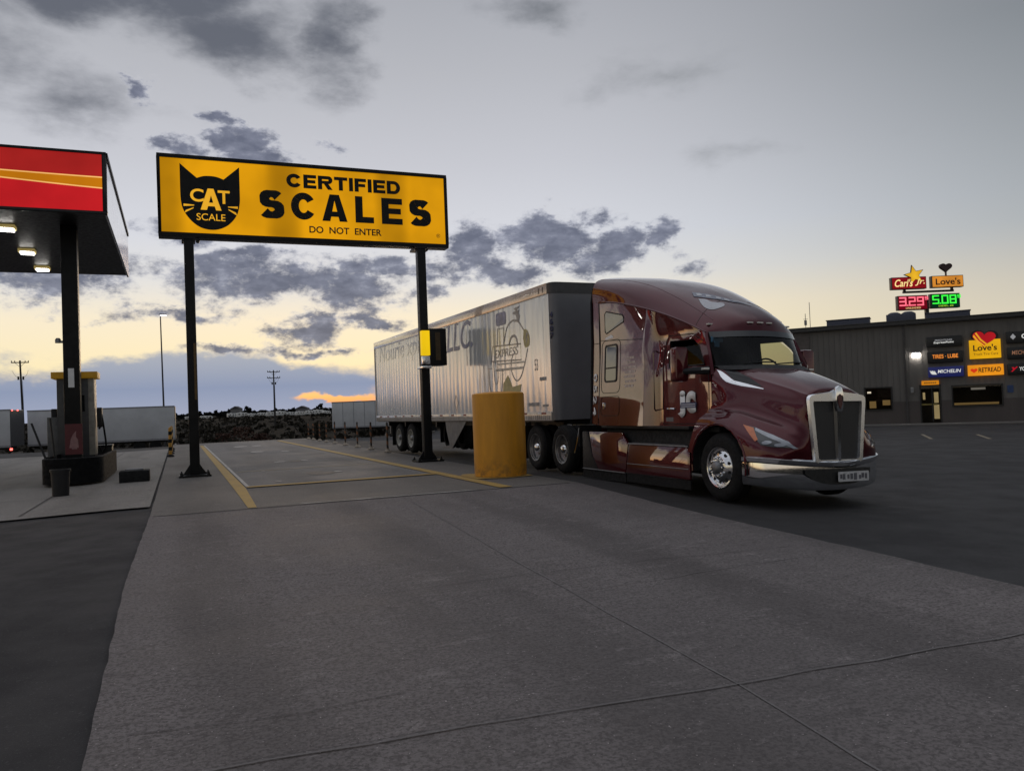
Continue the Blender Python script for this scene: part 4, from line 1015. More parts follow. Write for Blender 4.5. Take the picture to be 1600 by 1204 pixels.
for s in (1, -1):
    g = MB(); pts = []
    for k in range(15):
        v = .30+.66*k/14; a = -1.0+.18*(k/14)
        h = roof_bvh.ray_cast(Vector((-s*v, -a, 5)), Vector((0, 0, -1)), 5)[0]
        if h: pts.append(h)
    g.tube(pts, .006, 5); g.build('roof_seam', M('maroon_seam', (.05,.008,.01), .4), truck)
    pts = []
    for k in range(20):
        t = k/19; a = -3.85+3.2*t; v = 1.02-.28*t
        h = roof_bvh.ray_cast(Vector((-s*v, -a, 5)), Vector((0, 0, -1)), 5)[0]
        if h: pts.append(h+Vector((0, 0, -.003)))
    g = MB(); g.tube(pts, .009, 6); g.build('roof_crease', paint, truck)
nr = lambda a, v, z: P3(a, v, z)
text('0524', P3(-3.85, 1.262, 1.99), (0, 0, -1), (0, -1, 0), .82, .13, white_decal, truck, 'fleet_number', bold=.03, depth=.002, space=1.35)
fn = [o for o in truck.children if o.name.startswith('fleet_number')][0]
for v_ in fn.data.vertices: v_.co.x += 1.262-(1.278-.052*(v_.co.z-DZ-.99)+.006)
def logo(a0, z0, w, h, v, parent):
    t = text('j', P3(a0, v, z0), (0, -1, 0), (0, 0, 1), w*.42, h, white_decal, parent, 'logo_letters', bold=.06, depth=.002)
    text('c', P3(a0+w*.45, v, z0+h*.17), (0, -1, 0), (0, 0, 1), w*.52, h*.80, white_decal, t, 'logo_letter', bold=.06, depth=.002)
    g = MB(); g.prism([P3(a, v+.003, z) for a, z in [(a0+w*.14, z0+h*.36), (a0+w*.98, z0+h*.36), (a0+w*1.02, z0+h*.56), (a0+w*.18, z0+h*.56)]], (-.002, 0, 0)); g.build('logo_band', blue_decal, t, smooth=0)
    g = MB()
    for k in (0, 1): g.prism([P3(a, v+.0055, z) for a, z in [(a0+w*.2, z0+h*(.405+.075*k)), (a0+w*.95, z0+h*(.405+.075*k)), (a0+w*.95, z0+h*(.425+.075*k)), (a0+w*.2, z0+h*(.425+.075*k))]], (-.001, 0, 0))
    g.build('logo_stripes', white_decal, t, smooth=0)
logo(-1.23, 1.12, .52, .45, 1.0755, truck)
g = MB()
for i, (w0, w1) in enumerate([(.10,.36),(.06,.40),(.0,.44),(.03,.42),(.02,.40),(.05,.44),(.03,.36)]):
    z = 2.24-.085*i
    for k in range(3):
        a = -2.72+w0+(w1-w0)*k/3
        q_ = ow(a, z-.02); g.box(P3(a, q_+.0035, z-.045), P3(a+(w1-w0)/3*.86, q_-.003, z))
g.build('blurred_lettering', M('pale_lettering', (.48, .40, .37), .5, var=.3, scale=20), truck, smooth=0)
g = MB(); g.prism([P3(a, ow(a, z)+.003, z) for a, z in [(-3.42,2.66),(-3.2,2.70),(-3.12,2.66),(-3.12,2.52+.12),(-3.42,2.62)]], (-.002, 0, 0)); g.build('sticker', white_decal, truck, smooth=0)
g = MB(); g.prism([P3(a, 1.0655, z) for a, z in [(-1.60,1.06),(-1.38,1.06),(-1.38,1.13),(-1.60,1.13)]], (-.002, 0, 0)); g.build('door_sticker', M('dull_decal', (.12,.12,.13), .5), truck, smooth=0)
# cab interior
g = MB(); g.box((-.86, .24, 1.50), (.86, .62, 1.86+DZ)); g.build('dashboard', darkin, truck, bevel=.06)
g = MB(); g.box((-1.1, .1, 1.0), (1.1, 3.6, 1.08)); g.build('cab_floor', darkin, truck)
g = MB(); g.box((-1.05, 1.95, 1.08), (1.05, 2.0, 2.9)); g.build('sleeper_curtain', darkin, truck)
for sx_ in (-.55, .55):
    g = MB(); g.box((sx_-.27, 1.0, 1.35), (sx_+.27, 1.5, 1.55)); g.box((sx_-.26, 1.45, 1.5), (sx_+.26, 1.62, 2.16)); g.box((sx_-.14, 1.48, 2.14), (sx_+.14, 1.58, 2.34)); g.build('seat', M('seat_cloth', (.03,.03,.033), .9), truck, bevel=.05)
g = MB(); ring = [(.52+.23*cos(t), .72+.10*sin(t), 1.90+DZ+.20*sin(t)) for t in [2*pi*k/24 for k in range(25)]]; g.tube(ring, .016, 6); g.tube([(.52, .72, 1.9+DZ), (.52, .5, 1.75+DZ)], .04, 6); g.build('steering_wheel', darkin, truck)
g = MB(); g.box((-.75, .10, 1.985), (-.25, .28, 1.99)); g.box((.05, .10, 1.985), (.4, .2, 1.99)); g.build('papers', M('paper_grey', (.25,.26,.26), .8), truck)
g = MB(); g.box((-.90, .50, 2.33+DZ), (-.66, .51, 2.42+DZ)); g.box((-.86, .47, 2.25+DZ), (-.76, .475, 2.34+DZ)); g.build('windshield_sticker', M('blue_sticker', (.02,.12,.22), .4), truck, smooth=0)
# chassis
g = MB(); g.box((-.50, .2, .55), (-.40, 7.55, .85)); g.box((.40, .2, .55), (.50, 7.55, .85)); g.box((-.9, 3.5, .6), (.9, 3.7, .95)); g.build('frame_rails', black, truck)
g = MB(); g.cyl((0, 6.1, .86+DZ), .5, .12); g.box((-.5, 5.6, .8), (.5, 6.6, .95)); g.build('fifth_wheel', steel, truck)
g = MB(); g.tube([(-1.0, 0, .37+DZ), (1.0, 0, .37+DZ)], .07, 8); g.build('front_axle', darkin, truck)
g = MB()
for y in (5.42, 6.79): g.tube([(-1.0, y, .46+DZ), (1.0, y, .46+DZ)], .12, 10)
g.build('drive_axle', darkin, truck)
for s in (1, -1):
    wheel(truck, (-s*1.205, 0, .37+DZ), -s, .515, .31, 'steer', 'steer_wheel')
    for y in (5.42, 6.79): wheel(truck, (-s*1.205, y, .465+DZ), -s, .51, .27, 'drive', 'drive_wheel')
    g = MB(); g.box((min(-s*1.2, -s*.62), 7.42, .18+DZ), (max(-s*1.2, -s*.62), 7.44, .95+DZ)); g.build('mud_flap', rubber, truck)
    g = MB(); pts = [(-s*1.22, 4.66+.10*(k/8)**2-.12*(1-k/8), .93+DZ-.52*k/8) for k in range(9)]; g.tube(pts, .018, 6); g.build('quarter_fender', chrome, truck)
    g = MB(); g.box((min(-s*1.18, -s*.6), 4.6, .55+DZ), (max(-s*1.18, -s*.6), 4.66, .98+DZ)); g.build('fender_flap', rubber, truck)

# ------------------------------------------------------------------ its trailer
TRX, TRY, TYAW, TL = 7.529, 15.575, .030, 14.95
trail = thing('semi_trailer', 'long dirty white box trailer with faded lettering behind the maroon tractor', 'trailer', (TRX, TRY, -.01), (0, 0, TYAW))
g = MB(); g.box((0, .16, 1.27), (2.6, TL, 3.86)); 
g.build('box_body', trailer_mat, trail, smooth=0)
rc = [(0.006, .20), (.012, .12), (.05, .045), (.12, .008), (.2, 0)]
g = MB(); ro = rc+[(2.6-x, y) for x, y in rc[::-1]]
g.grid([[(x, y, z) for x, y in ro] for z in (1.10, 4.06)]); g.build('nose', nose_grey, trail, smooth=60)
g = MB(); g.grid([[(x*1.0-.006 if x < 1.3 else x+.006, y-.008, z) for x, y in ro] for z in (3.86, 4.10)]); g.face([(x, y, 4.10) for x, y in ro]); g.build('nose_cap', M('nose_cap_dark', (.05,.05,.055), .45), trail, smooth=60)
railm = M('top_rail_cream', (.52, .43, .38), .3, coat=.9, var=.2, scale=1.5, metal=.15)
g = MB(); g.box((-.018, .2, 3.86), (.03, TL, 4.10)); g.box((2.57, .2, 3.86), (2.618, TL, 4.10)); g.box((.03, .2, 4.06), (2.57, TL, 4.095)); g.build('top_rail', railm, trail, bevel=.006)
g = MB()
for k in range(2): g.box((-.022, .35+.2*k, 3.91), (-.017, .40+.2*k, 4.04))
for k in range(80): g.box((-.021, .7+k*.178, 3.965), (-.017, .712+k*.178, 3.977))
g.build('rail_rivets', M('rivet_dark', (.12,.10,.09), .5), trail, smooth=0)
g = MB(); g.box((-.014, .2, 1.09), (.03, TL, 1.285)); g.box((2.57, .2, 1.09), (2.614, TL, 1.285)); g.build('bottom_rail', M('bottom_rail_grey', (.46,.43,.41), .35, coat=.6, var=.3, scale=3, metal=.1), trail, bevel=.004)
g = MB(); 
for k in range(150): g.box((-.02, .30+k*.0975, 1.115), (-.0135, .318+k*.0975, 1.205))
g.build('rail_crossmember_ends', M('rail_bolts', (.24,.22,.21), .6), trail, smooth=0)
g = MB(); g2 = MB()
for k in range(15):
    y = .45+k*.98
    g.box((-.018, y, 1.228), (-.0135, y+.22, 1.272)); g2.box((-.018, y+.225, 1.228), (-.0135, y+.40, 1.272))
g.build('red_reflectors', M('faded_red', (.26,.06,.05), .5), trail, smooth=0); g2.build('white_reflectors', white_decal, trail, smooth=0)
g = MB(); g.box((0, TL, 1.1), (2.6, TL+.03, 4.08)); g.build('rear_doors', far_white, trail)
for x_ in (-.012, 2.55):
    g = MB(); g.box((x_, TL-.06, 1.08), (x_+.062, TL+.05, 4.1)); g.build('rear_frame', steel, trail)
g = MB(); g.box((.05, .2, 1.06), (2.55, TL, 1.10)); 
for y in (8.2, 11.5, 13.6): g.box((.1, y, .9), (2.5, y+.1, 1.06))
g.box((.7, 1.0, .92), (.8, TL-.5, 1.06)); g.box((1.8, 1.0, .92), (1.9, TL-.5, 1.06)); g.build('underframe', black, trail)
for x in (.45, 2.0):
    g = MB(); g.box((x, 2.5, .28), (x+.15, 2.65, 1.06)); g.box((x-.06, 2.42, .22), (x+.21, 2.73, .28)); g.build('landing_leg', steel, trail)
skm = M('skirt_grey', (.13,.13,.14), .5, var=.2, scale=2)
g = MB(); g.prism([(.03, y, z) for y, z in [(5.5, 1.06), (7.2, 1.06), (7.15, .85), (6.9, .38), (7.5, .30), (7.5, .26), (6.7, .28), (5.9, .8)]], (.02, 0, 0)); g.build('side_skirt', skm, trail, smooth=0)
for x, s in ((.10, -1), (2.5, 1)):
    for y in (11.0, 12.4): wheel(trail, (x, y, .50), s, .50, .26, 'trailer', 'trailer_wheel')
    g = MB(); g.box((min(x, x-s*.55), 13.2, .2), (max(x, x-s*.55), 13.22, 1.0)); g.build('mud_flap', rubber, trail)
g = MB(); g.box((.3, TL-.1, .5), (2.3, TL, .6)); g.box((.5, TL-.1, .6), (.6, TL, 1.06)); g.box((2.0, TL-.1, .6), (2.1, TL, 1.06)); g.build('rear_guard', steel, trail)
dx = -.005
def tt(s, y, z, w, h, mat, nm='lettering', **k): return text(s, (dx, y, z), (0, -1, 0), (0, 0, 1), w, h, mat, trail, nm, depth=0, **k)
def serif_word(s, y, z, w, h, mat):
    o = tt(s, y, z, w, h, mat, shear=.22, bold=.008)
    return o
serif_word('Nourie xpress, ', 14.3, 3.10, 6.7, .78, M('ghost_lettering', (.36,.38,.44), .2, metal=.15, coat=.8, var=.3, scale=3))
serif_word('LLC.', 6.75, 3.08, 2.05, .76, faded_blue)
g = MB()
for y0 in (6.75, 6.05): g.box((dx-.0025, y0-.28, 3.08), (dx-.001, y0+.06, 3.12)); g.box((dx-.0025, y0-.32, 3.80), (dx-.001, y0-.02, 3.84))
g.build('serifs', faded_blue, trail, smooth=0)
for i, ch in enumerate('4607'): text(ch, (-.008, .125, 3.33-.152*i), (.42, -1, 0), (0, 0, 1), .10, .125, navy, trail, 'unit_digit', bold=.03, depth=.002)
lo = MB(); lo.prism([(dx, y, z) for y, z in rrect(2.45, 3.45, 3.06, 3.77, .08)], (-.002, 0, 0)); lg = lo.build('logo_dot', faded_blue, trail, smooth=0)
g = MB(); g.grid([[(dx-.004, 2.78-.12*cos(t), 3.62+.10*sin(t)) for t in [pi*k/8 for k in range(17)]], [(dx-.004, 2.78-.09*cos(t), 3.62+.07*sin(t)) for t in [pi*k/8 for k in range(17)]]]); g.box((dx-.0045, 2.55, 3.48), (dx-.0035, 2.96, 3.51)); g.build('logo_dot_ring', M('pale_blue_decal', (.25,.26,.34), .4), lg, smooth=0)
def outline(pts, r=.016, mat=None, nm='logo_outline', close=False):
    g = MB(); rows = []
    P = [Vector((y, z)) for y, z in pts]
    if close: P.append(P[0])
    for i, p in enumerate(P):
        d = (P[min(i+1, len(P)-1)]-P[max(i-1, 0)]).normalized(); n = Vector((-d.y, d.x))*r
        rows.append([(dx-.001, p.x+n.x, p.y+n.y), (dx-.001, p.x-n.x, p.y-n.y)])
    g.grid(rows); return g.build(nm, mat or faded_grey, trail, smooth=0)
crp = lambda L: [(p.x, p.y) for p in cr([(a, b, 0) for a, b in L], 6)]
outline([(3.04, 2.95), (2.99, 3.38), (2.60, 3.37), (2.64, 2.93)])
outline([(2.62, 2.95)]+crp([(2.62, 3.0), (2.40, 3.36), (2.05, 3.49), (1.75, 3.43), (1.48, 3.22)]), .02)
outline(crp([(2.33, 2.92), (2.2, 3.08), (2.02, 3.12), (1.88, 3.04), (1.83, 2.86)]), .03)
outline(crp([(2.1, 2.70), (2.22, 2.52), (2.24, 2.3), (2.0, 2.05), (1.72, 2.12), (1.50, 2.38), (1.28, 2.76)]), .016)
outline([(3.45, 2.60), (3.33, 2.97), (1.66, 2.90), (1.66, 2.52), (3.45, 2.60)], .016)
outline(crp([(3.64, 2.38), (3.62, 2.0), (3.45, 1.74), (3.1, 1.66), (2.85, 1.85), (2.75, 2.37)]), .016)
outline(crp([(3.32, 2.60), (3.28, 2.1), (3.16, 2.02), (3.07, 2.12), (3.05, 2.60)]), .012)
outline([(3.7, 2.42), (3.4, 2.42)], .012); outline([(3.05, 2.50), (1.5, 2.46)], .02, M('pale_road', (.45,.43,.40), .4)); outline([(3.2, 2.36), (1.55, 2.33)], .03, M('pale_road', (.45,.43,.40), .4))
text('EXPRESS', (dx, 3.25, 2.66), (0, -1, 0), (0, 0, 1), 1.45, .20, faded_grey, trail, 'logo_word', bold=.0, shear=.2, depth=0)
g = MB()
g.prism([(dx, y, z) for y, z in crp([(1.46, 3.22), (1.28, 3.18), (1.16, 3.0), (1.20, 2.82), (1.42, 2.80), (1.50, 3.0)])], (-.0015, 0, 0))
g.prism([(dx, y, z) for y, z in [(2.75, 2.0), (2.45, 2.2), (2.2, 1.9), (1.7, 1.95), (1.8, 1.72), (2.8, 1.68)]], (-.0012, 0, 0)); g.build('logo_tan', tan_decal, trail, smooth=0)
g = MB(); g.prism([(dx-.002, y, z) for y, z in [(1.30, 3.14), (1.38, 2.98), (1.30, 2.98), (1.40, 2.84), (1.24, 2.98), (1.32, 3.0), (1.24, 3.1)]], (-.0015, 0, 0)); g.build('logo_bolt', faded_grey, trail, smooth=0)
g = MB(); g.prism([(dx, y, z) for y, z in [(2.02,3.64),(1.86,3.60),(1.82,3.48),(2.0,3.45),(1.72,3.42),(1.64,3.56),(1.72,3.64),(1.66,3.70),(1.82,3.70),(1.62,3.79),(1.98,3.77),(1.86,3.70),(2.04,3.68)]], (-.0015, 0, 0)); g.build('logo_bird', faded_grey, trail, smooth=0)
tt('53', .95, 2.22, .16, .26, faded_grey, 'length_mark', bold=.0)
g = MB(); g.box((dx-.002, .40, 1.98), (dx, .72, 2.06)); g.box((dx-.002, .35, 1.40), (dx, .62, 1.45)); g.box((dx-.002, .80, 1.42), (dx, 1.35, 1.50)); g.build('worn_placard', M('worn_grey_placard', (.25,.25,.26), .5), trail, smooth=0)
outline([(6.3, 1.6), (6.13, 1.82), (5.96, 1.6), (6.13, 1.38), (6.3, 1.6)], .014)

# ------------------------------------------------------------------ fuel canopy
CX0 = (-10, 27, 0)
can = thing('fuel_canopy', 'flat fuel canopy with lit red and orange fascia and black soffit on a column', 'canopy', CX0)
g = MB(); g.box((-40, 22.33, 6.68), (-1.56, 31.7, 8.12)); g.build('canopy_body', black, can, CX0)
g = MB(); g.box((-24, 22.22, 6.62), (-1.5, 22.33, 6.70)); g.box((-24, 22.22, 8.14), (-1.5, 22.33, 8.2)); g.box((-1.60, 22.22, 6.70), (-1.5, 22.33, 8.14)); g.build('fascia_frame', black, can, CX0, bevel=.01)
red = emitter('fascia_red', lin(200, 30, 36), .9); dred = emitter('fascia_dark_red', lin(172, 34, 32), .9); ora = emitter('fascia_orange', lin(196, 118, 10), .95); pale = emitter('fascia_pale_line', lin(250, 190, 110), 1.0)
fy = 22.27
def fas(nm, top_, bot_, mat, dy):
    g = MB(); N = 40; g.grid([[(-24+22.4*k/N, fy-dy, f(-24+22.4*k/N)) for k in range(N+1)] for f in (top_, bot_)]); return g.build(nm, mat, can, CX0, smooth=0)
up_ = lambda x: 7.565+.055*sstep(-1.5, -6, x)+.25*sstep(-5, -18, x)
lo_ = lambda x: 7.27+.235*sstep(-.6, -6.2, x)-.25*sstep(-6, -18, x)*0+.1*sstep(-5, -18, x)
fas('fascia_upper', lambda x: 8.14, lambda x: up_(x)+.012, dred, 0); fas('fascia_lower', lambda x: lo_(x)-.012, lambda x: 6.70, red, 0)
fas('fascia_swoosh', up_, lo_, ora, .004); fas('swoosh_line', lambda x: up_(x)+.016, lambda x: up_(x)-.016, pale, .008); fas('swoosh_line', lambda x: lo_(x)+.016, lambda x: lo_(x)-.016, pale, .012)
g = MB()
for k in range(5): g.box((-1.555, 22.34+k*1.885, 6.62), (-1.5, 22.34+(k+1)*1.885-.008, 8.10))
g.build('end_panel', M('grey_fascia_panel', (.75, .75, .76), .22, metal=.5, coat=1, var=.15, scale=1.2), can, CX0)
g = MB(); g.box((-1.57, 22.33, 8.10), (-1.47, 31.77, 8.21)); g.build('roof_edge', black, can, CX0)
lampm = emitter('canopy_lamp', (1, .96, .9), 16.)
for x in (-4.03, -7.6, -11.2, -14.8, -18.4, -22, -26, -30):
    for y in (24.3, 27.5, 30.4):
        g = MB(); g.box((x-.22, y-.20, 6.59), (x+.22, y+.20, 6.68)); hs = g.build('lamp_housing', M('lamp_housing', (.5,.42,.22), .35, emis=(1,.75,.25), estr=.22), can, CX0, bevel=.01)  # warm halo of the lamp put into the housing's own emission
        g = MB(); g.box((x-.17, y-.15, 6.55), (x+.17, y+.15, 6.59)); g.build('lamp', lampm, hs, CX0)
g = MB(); g.box((-2.74, 23.85, -.05), (-2.36, 24.23, 6.68)); col = g.build('column', black, can, CX0, bevel=.012)
g = MB(); g.box((-2.63, 23.842, 2.38), (-2.49, 23.849, 2.88)); g.build('column_sticker', white_decal, col, CX0)
g = MB(); g.box((-2.735, 23.835, .62), (-2.325, 23.849, 1.42)); pc = g.build('fire_sign', M('dark_red_panel', (.10,.012,.018), .45, var=.2), col, CX0)
g = MB(); g.prism([(-2.53+.12*a, 23.832, 1.0+.26*b) for a, b in [(-.9,-.8),(.9,-.8),(.8,0),(.4,.3),(.45,.9),(-.1,.6),(-.6,.1)]], (0, -.002, 0)); g.box((-2.58, 23.83, .76), (-2.46, 23.834, .79)); g.build('fire_sign_mark', M('pink_grey_decal', (.30,.16,.16), .6), pc, CX0, smooth=0)
g = MB(); g.box((-2.86, 23.95, 3.56), (-2.74, 24.02, 3.62)); g.lathe([(0, 0), (.07, 0), (.07, .09), (.04, .13), (0, .13)], (-2.86, 23.98, 3.56), 'z', 12); g.build('camera', steel, col, CX0)
col2 = None
for x in (-10.5, -18.2):
    g = MB(); g.box((x-.19, 23.85, -.05), (x+.19, 24.23, 6.68)); g.build('column', black, can, CX0)

# fuel island
g = MB(); pts = [(-3.02, 26.4), (-3.02, 22.2)]+[(-2.36+.66*cos(t), 22.0+.62*sin(t)) for t in [pi+pi*k/12 for k in range(1, 12)]]+[(-1.70, 22.2), (-1.70, 26.4)]
inn = [(-2.36+(x+2.36)*.9, 24+(y-24)*.97) for x, y in pts]
g.grid([[(x, y, 0) for x, y in pts], [(x, y, .60) for x, y in pts], [(x, y, .62) for x, y in inn], [(x, y, .50) for x, y in inn]])
g.face([(x, y, .50) for x, y in inn])
tag(g.build('fuel_island', M('island_black', (.006,.006,.0065), .8, spec=.12, var=.3, scale=4), None, smooth=40), 'black round ended guard wall round the foot of the canopy column', 'island guard')
g = MB(); g.box((-2.26, 26.45, 0), (-1.82, 27.0, .72)); g.box((-2.28, 26.43, .72), (-1.80, 27.02, .77)); tag(g.build('waste_bin', black, None, bevel=.02), 'black square bin behind the round ended island guard', 'bin')
# dispenser
DX, DY = -2.62, 25.15
dsp = thing('fuel_dispenser', 'tall grey fuel dispenser with yellow top behind the canopy column', 'fuel pump', (DX, DY, .5))
do = (DX, DY, .5)
g = MB(); g.box((-3.02, 24.8, .5), (-2.12, 25.5, 2.66)); g.build('dispenser_body', M('dispenser_grey', (.055,.055,.06), .4, var=.15), dsp, do, bevel=.015)
g = MB(); g.box((-2.26, 24.785, .55), (-2.115, 25.515, 2.65)); g.build('side_trim', M('dispenser_trim', (.30,.28,.25), .5, metal=.3), dsp, do, bevel=.01)
g = MB(); g.box((-3.14, 24.7, 2.66), (-2.02, 25.6, 2.84)); g.build('yellow_top', M('dispenser_yellow', (.42,.22,.012), .5, emis=(.6,.3,.01), estr=.10), dsp, do, bevel=.015)
g = MB(); g.box((-3.27, 24.85, .5), (-3.02, 25.4, 1.62)); g.build('side_cabinet', M('cabinet_grey', (.10,.10,.105), .45), dsp, do, bevel=.012)
for s_ in (-1, 1):
    x = -2.08 if s_ == 1 else -3.06
    g = MB(); g.tube(cr([(x, 25.1, 1.75), (x+s_*.10, 25.1, 1.70), (x+s_*.17, 25.12, 1.2), (x+s_*.20, 25.15, .75), (x+s_*.10, 25.2, .62), (x+s_*.03, 25.2, .8)], 5), .026, 7); hz = g.build('hose', rubber, dsp, do)
    g = MB(); g.box((min(x, x+s_*.13), 25.0, 1.3), (max(x, x+s_*.13), 25.25, 1.85)); nb = g.build('nozzle_holder', plastic, dsp, do, bevel=.02)
    g = MB(); g.tube([(x+s_*.08, 25.06, 1.62), (x+s_*.10, 25.06, 1.35), (x+s_*.04, 25.06, 1.25)], .03, 6); g.build('nozzle', black, nb, do)
g = MB(); g.box((-2.85, 24.788, 1.75), (-2.35, 24.799, 2.2)); g.build('screen', M('dark_screen', (.01,.012,.014), .1, coat=1), dsp, do)
# squeegees leaning in the island, buckets
for (x0, y0, z0, x1, y1, z1), lb in (((-3.0, 22.6, .52, -3.32, 22.7, 1.47), 'squeegee handle leaning furthest left out of the black island guard'), ((-2.82, 22.7, .52, -2.93, 22.8, 1.58), 'upright squeegee handle standing nearer the column in the island guard')):
    g = MB(); g.tube([(x0, y0, z0), (x1, y1, z1)], .026, 8); g.cyl((x0, y0, z0-.0), .03, .12, seg=8)
    tag(g.build('squeegee', plastic, None), lb, 'squeegee', 'squeegees standing in the fuel island')
g = MB(); g.lathe([(0, .0), (.155, .0), (.175, .50), (.195, .50), (.195, .545), (.165, .545), (.15, .08), (0, .08)], (-2.25, 18.75, -.045), seg=28)
tag(g.build('bucket', plastic, None, smooth=40), 'small black bucket standing on the apron in front of the island guard', 'bucket')
db = thing('wash_station', 'low black box with a round grey lid beside the scale platform', 'box', (-.99, 21.35, -.05))
g = MB(); g.box((-.33, -.30, .02), (.33, .30, .30)); g.build('box_body', rubber, db, bevel=.03)
g = MB(); g.lathe([(0, .33), (.18, .34), (.21, .33), (.22, .30), (.22, .28)], seg=28); g.build('round_lid', M('lid_grey', (.08,.08,.085), .5), db)

# ------------------------------------------------------------------ striped delineator posts
def post_mat():
    m, nt, b, tc = base_mat('striped_post')
    sep = nt.new('ShaderNodeSeparateXYZ'); nt.l.new(tc, sep.inputs[0])
    w = nt.math('SINE', nt.math('MULTIPLY', nt.math('ADD', sep.outputs[2], nt.math('MULTIPLY', sep.outputs[0], .9)), 2*pi/.26))
    c = nt.ramp(nt.mapr(w, -.1, .1), [(0, (.02, .016, .014)), (1, (.17, .06, .018))])
    nt.l.new(c, b.inputs['Base Color']); b.inputs['Roughness'].default_value = .6
    return m
pm = post_mat()
g = MB(); g.lathe([(0, 0), (.036, 0), (.036, 1.02), (.025, 1.05), (0, 1.055)], seg=14)
pp = g.build('delineator_post', pm, None); g = MB(); g.lathe([(0, .012), (.13, .012), (.13, .05), (.06, .09), (.05, .14), (0, .14)], seg=14); pb = g.build('post_base', M('post_base_pale', (.32,.27,.22), .7), pp)
order = ['nearest', 'second nearest', 'third nearest', 'fourth nearest', 'fifth nearest', 'sixth nearest', 'seventh nearest', 'eighth nearest', 'farthest']
ry = [27.54, 30.3, 33.0, 35.8, 38.6, 41.2, 43.5, 45.9, 47.9]
for i, y in enumerate(ry):
    o = pp if i == 0 else dup(pp); o.location = (eR(y)-.14, y, 0)
    tag(o, 'striped orange and black post, %s along the platform edge beside the trailer' % order[i], 'post', 'striped posts along the truck side of the scale')
pm2 = M('yellow_post', (.40, .20, .02), .55, var=.25)
g = MB(); g.lathe([(0, 0), (.06, 0), (.06, 1.1), (.04, 1.14), (0, 1.15)], seg=14); yp = g.build('yellow_delineator', pm2, None)
g = MB()
for z in (.25, .55, .85): g.lathe([(.0615, z), (.0625, z+.02), (.0625, z+.12), (.0615, z+.14)], seg=14)
g.build('black_bands', rubber, yp); g = MB(); g.lathe([(0, .012), (.14, .012), (.14, .05), (.07, .10), (0, .10)], seg=14); g.build('post_base', rubber, yp)
for i, y in enumerate((33.8, 36.6, 39.4, 42.2)):
    o = yp if i == 0 else dup(yp); o.location = (-.30, y, 0)
    tag(o, 'yellow banded post, %s of four along the left platform edge' % ['nearest', 'second nearest', 'third nearest', 'farthest'][i], 'post', 'yellow posts along the fuel side of the scale')

# ------------------------------------------------------------------ parked trailers beyond
def far_trailer(P, Q, zg, label, group, lights=False, posts=False):
    d = Vector((Q[0]-P[0], Q[1]-P[1])); L = d.length; ang = math.atan2(d.y, d.x)
    t = thing('parked_trailer', label, 'trailer', (P[0], P[1], zg), (0, 0, ang), group)   # local x along, +y away from the camera
    g = MB(); g.box((0, 0, 1.1), (L, 2.55, 4.02)); g.build('trailer_box', far_white, t, bevel=.03)
    if posts:
        g = MB()
        for k in range(1, int(L/1.25)): g.box((k*1.25-.02, -.012, 1.2), (k*1.25+.02, .0, 3.95))
        g.build('side_posts', M('far_post_grey', (.16,.17,.2), .5), t)
    g = MB(); g.box((-.02, -.02, 1.02), (L+.02, .1, 1.18)); g.box((-.02, -.02, 3.96), (L+.02, .12, 4.06)); g.build('side_rail', M('far_rail', (.22,.22,.24), .5), t)
    g = MB(); g.box((L, .02, 1.1), (L+.03, 2.53, 4.0)); g.build('rear_doors', M('far_rear_dark', (.05,.05,.055), .5), t)
    g = MB(); g.box((.3, .6, .85), (L-.3, 1.9, 1.1)); g.box((L*.25, .3, .2), (L*.25+.15, .45, 1.1)); g.build('underframe', black, t)
    for x in (L-1.6, L-2.9):
        g = MB(); g.lathe([(0, .0), (.30, .0), (.31, -.03), (.48, -.03), (.51, .05), (.51, .25), (0, .25)], (x, .1, .51), 'y', 24); g.build('wheel', rubber, t)
    g = MB(); g.box((L-3.4, .05, .2), (L-3.38, .6, 1.05)); g.build('mud_flap', rubber, t)
    g = MB(); g.box((L-.1, .3, .45), (L+.02, 2.2, .6)); g.build('rear_guard', steel, t)
    if lights:
        for y in (.25, 1.25): 
            g = MB(); g.box((L+.03, y, 3.92), (L+.07, y+.14, 4.02)); g.build('red_marker', emitter('red_lamp', (1, .10, .08), 5.), t)
        g = MB(); g.box((L-.02, -.06, .78), (L+.1, .14, .95)); g.build('red_marker', emitter('red_lamp', (1, .10, .08), 5.), t)
    return t
far_trailer((-11.75, 78.3), (-.27, 78), -1.32, 'pale grey box trailer parked behind the fuel island left of the scale sign', 'trailers parked beyond the fuel island')
far_trailer((-24.2, 77.0), (-12.35, 74.3), -1.24, 'pale box trailer cut by the left edge, red marker lamps on its rear', 'trailers parked beyond the fuel island', True)
far_trailer((16.35, 92.9), (29.5, 87.0), -1.25, 'pale ribbed box trailer parked far off behind the long white trailer', 'trailers parked beyond the fuel island', False, True)

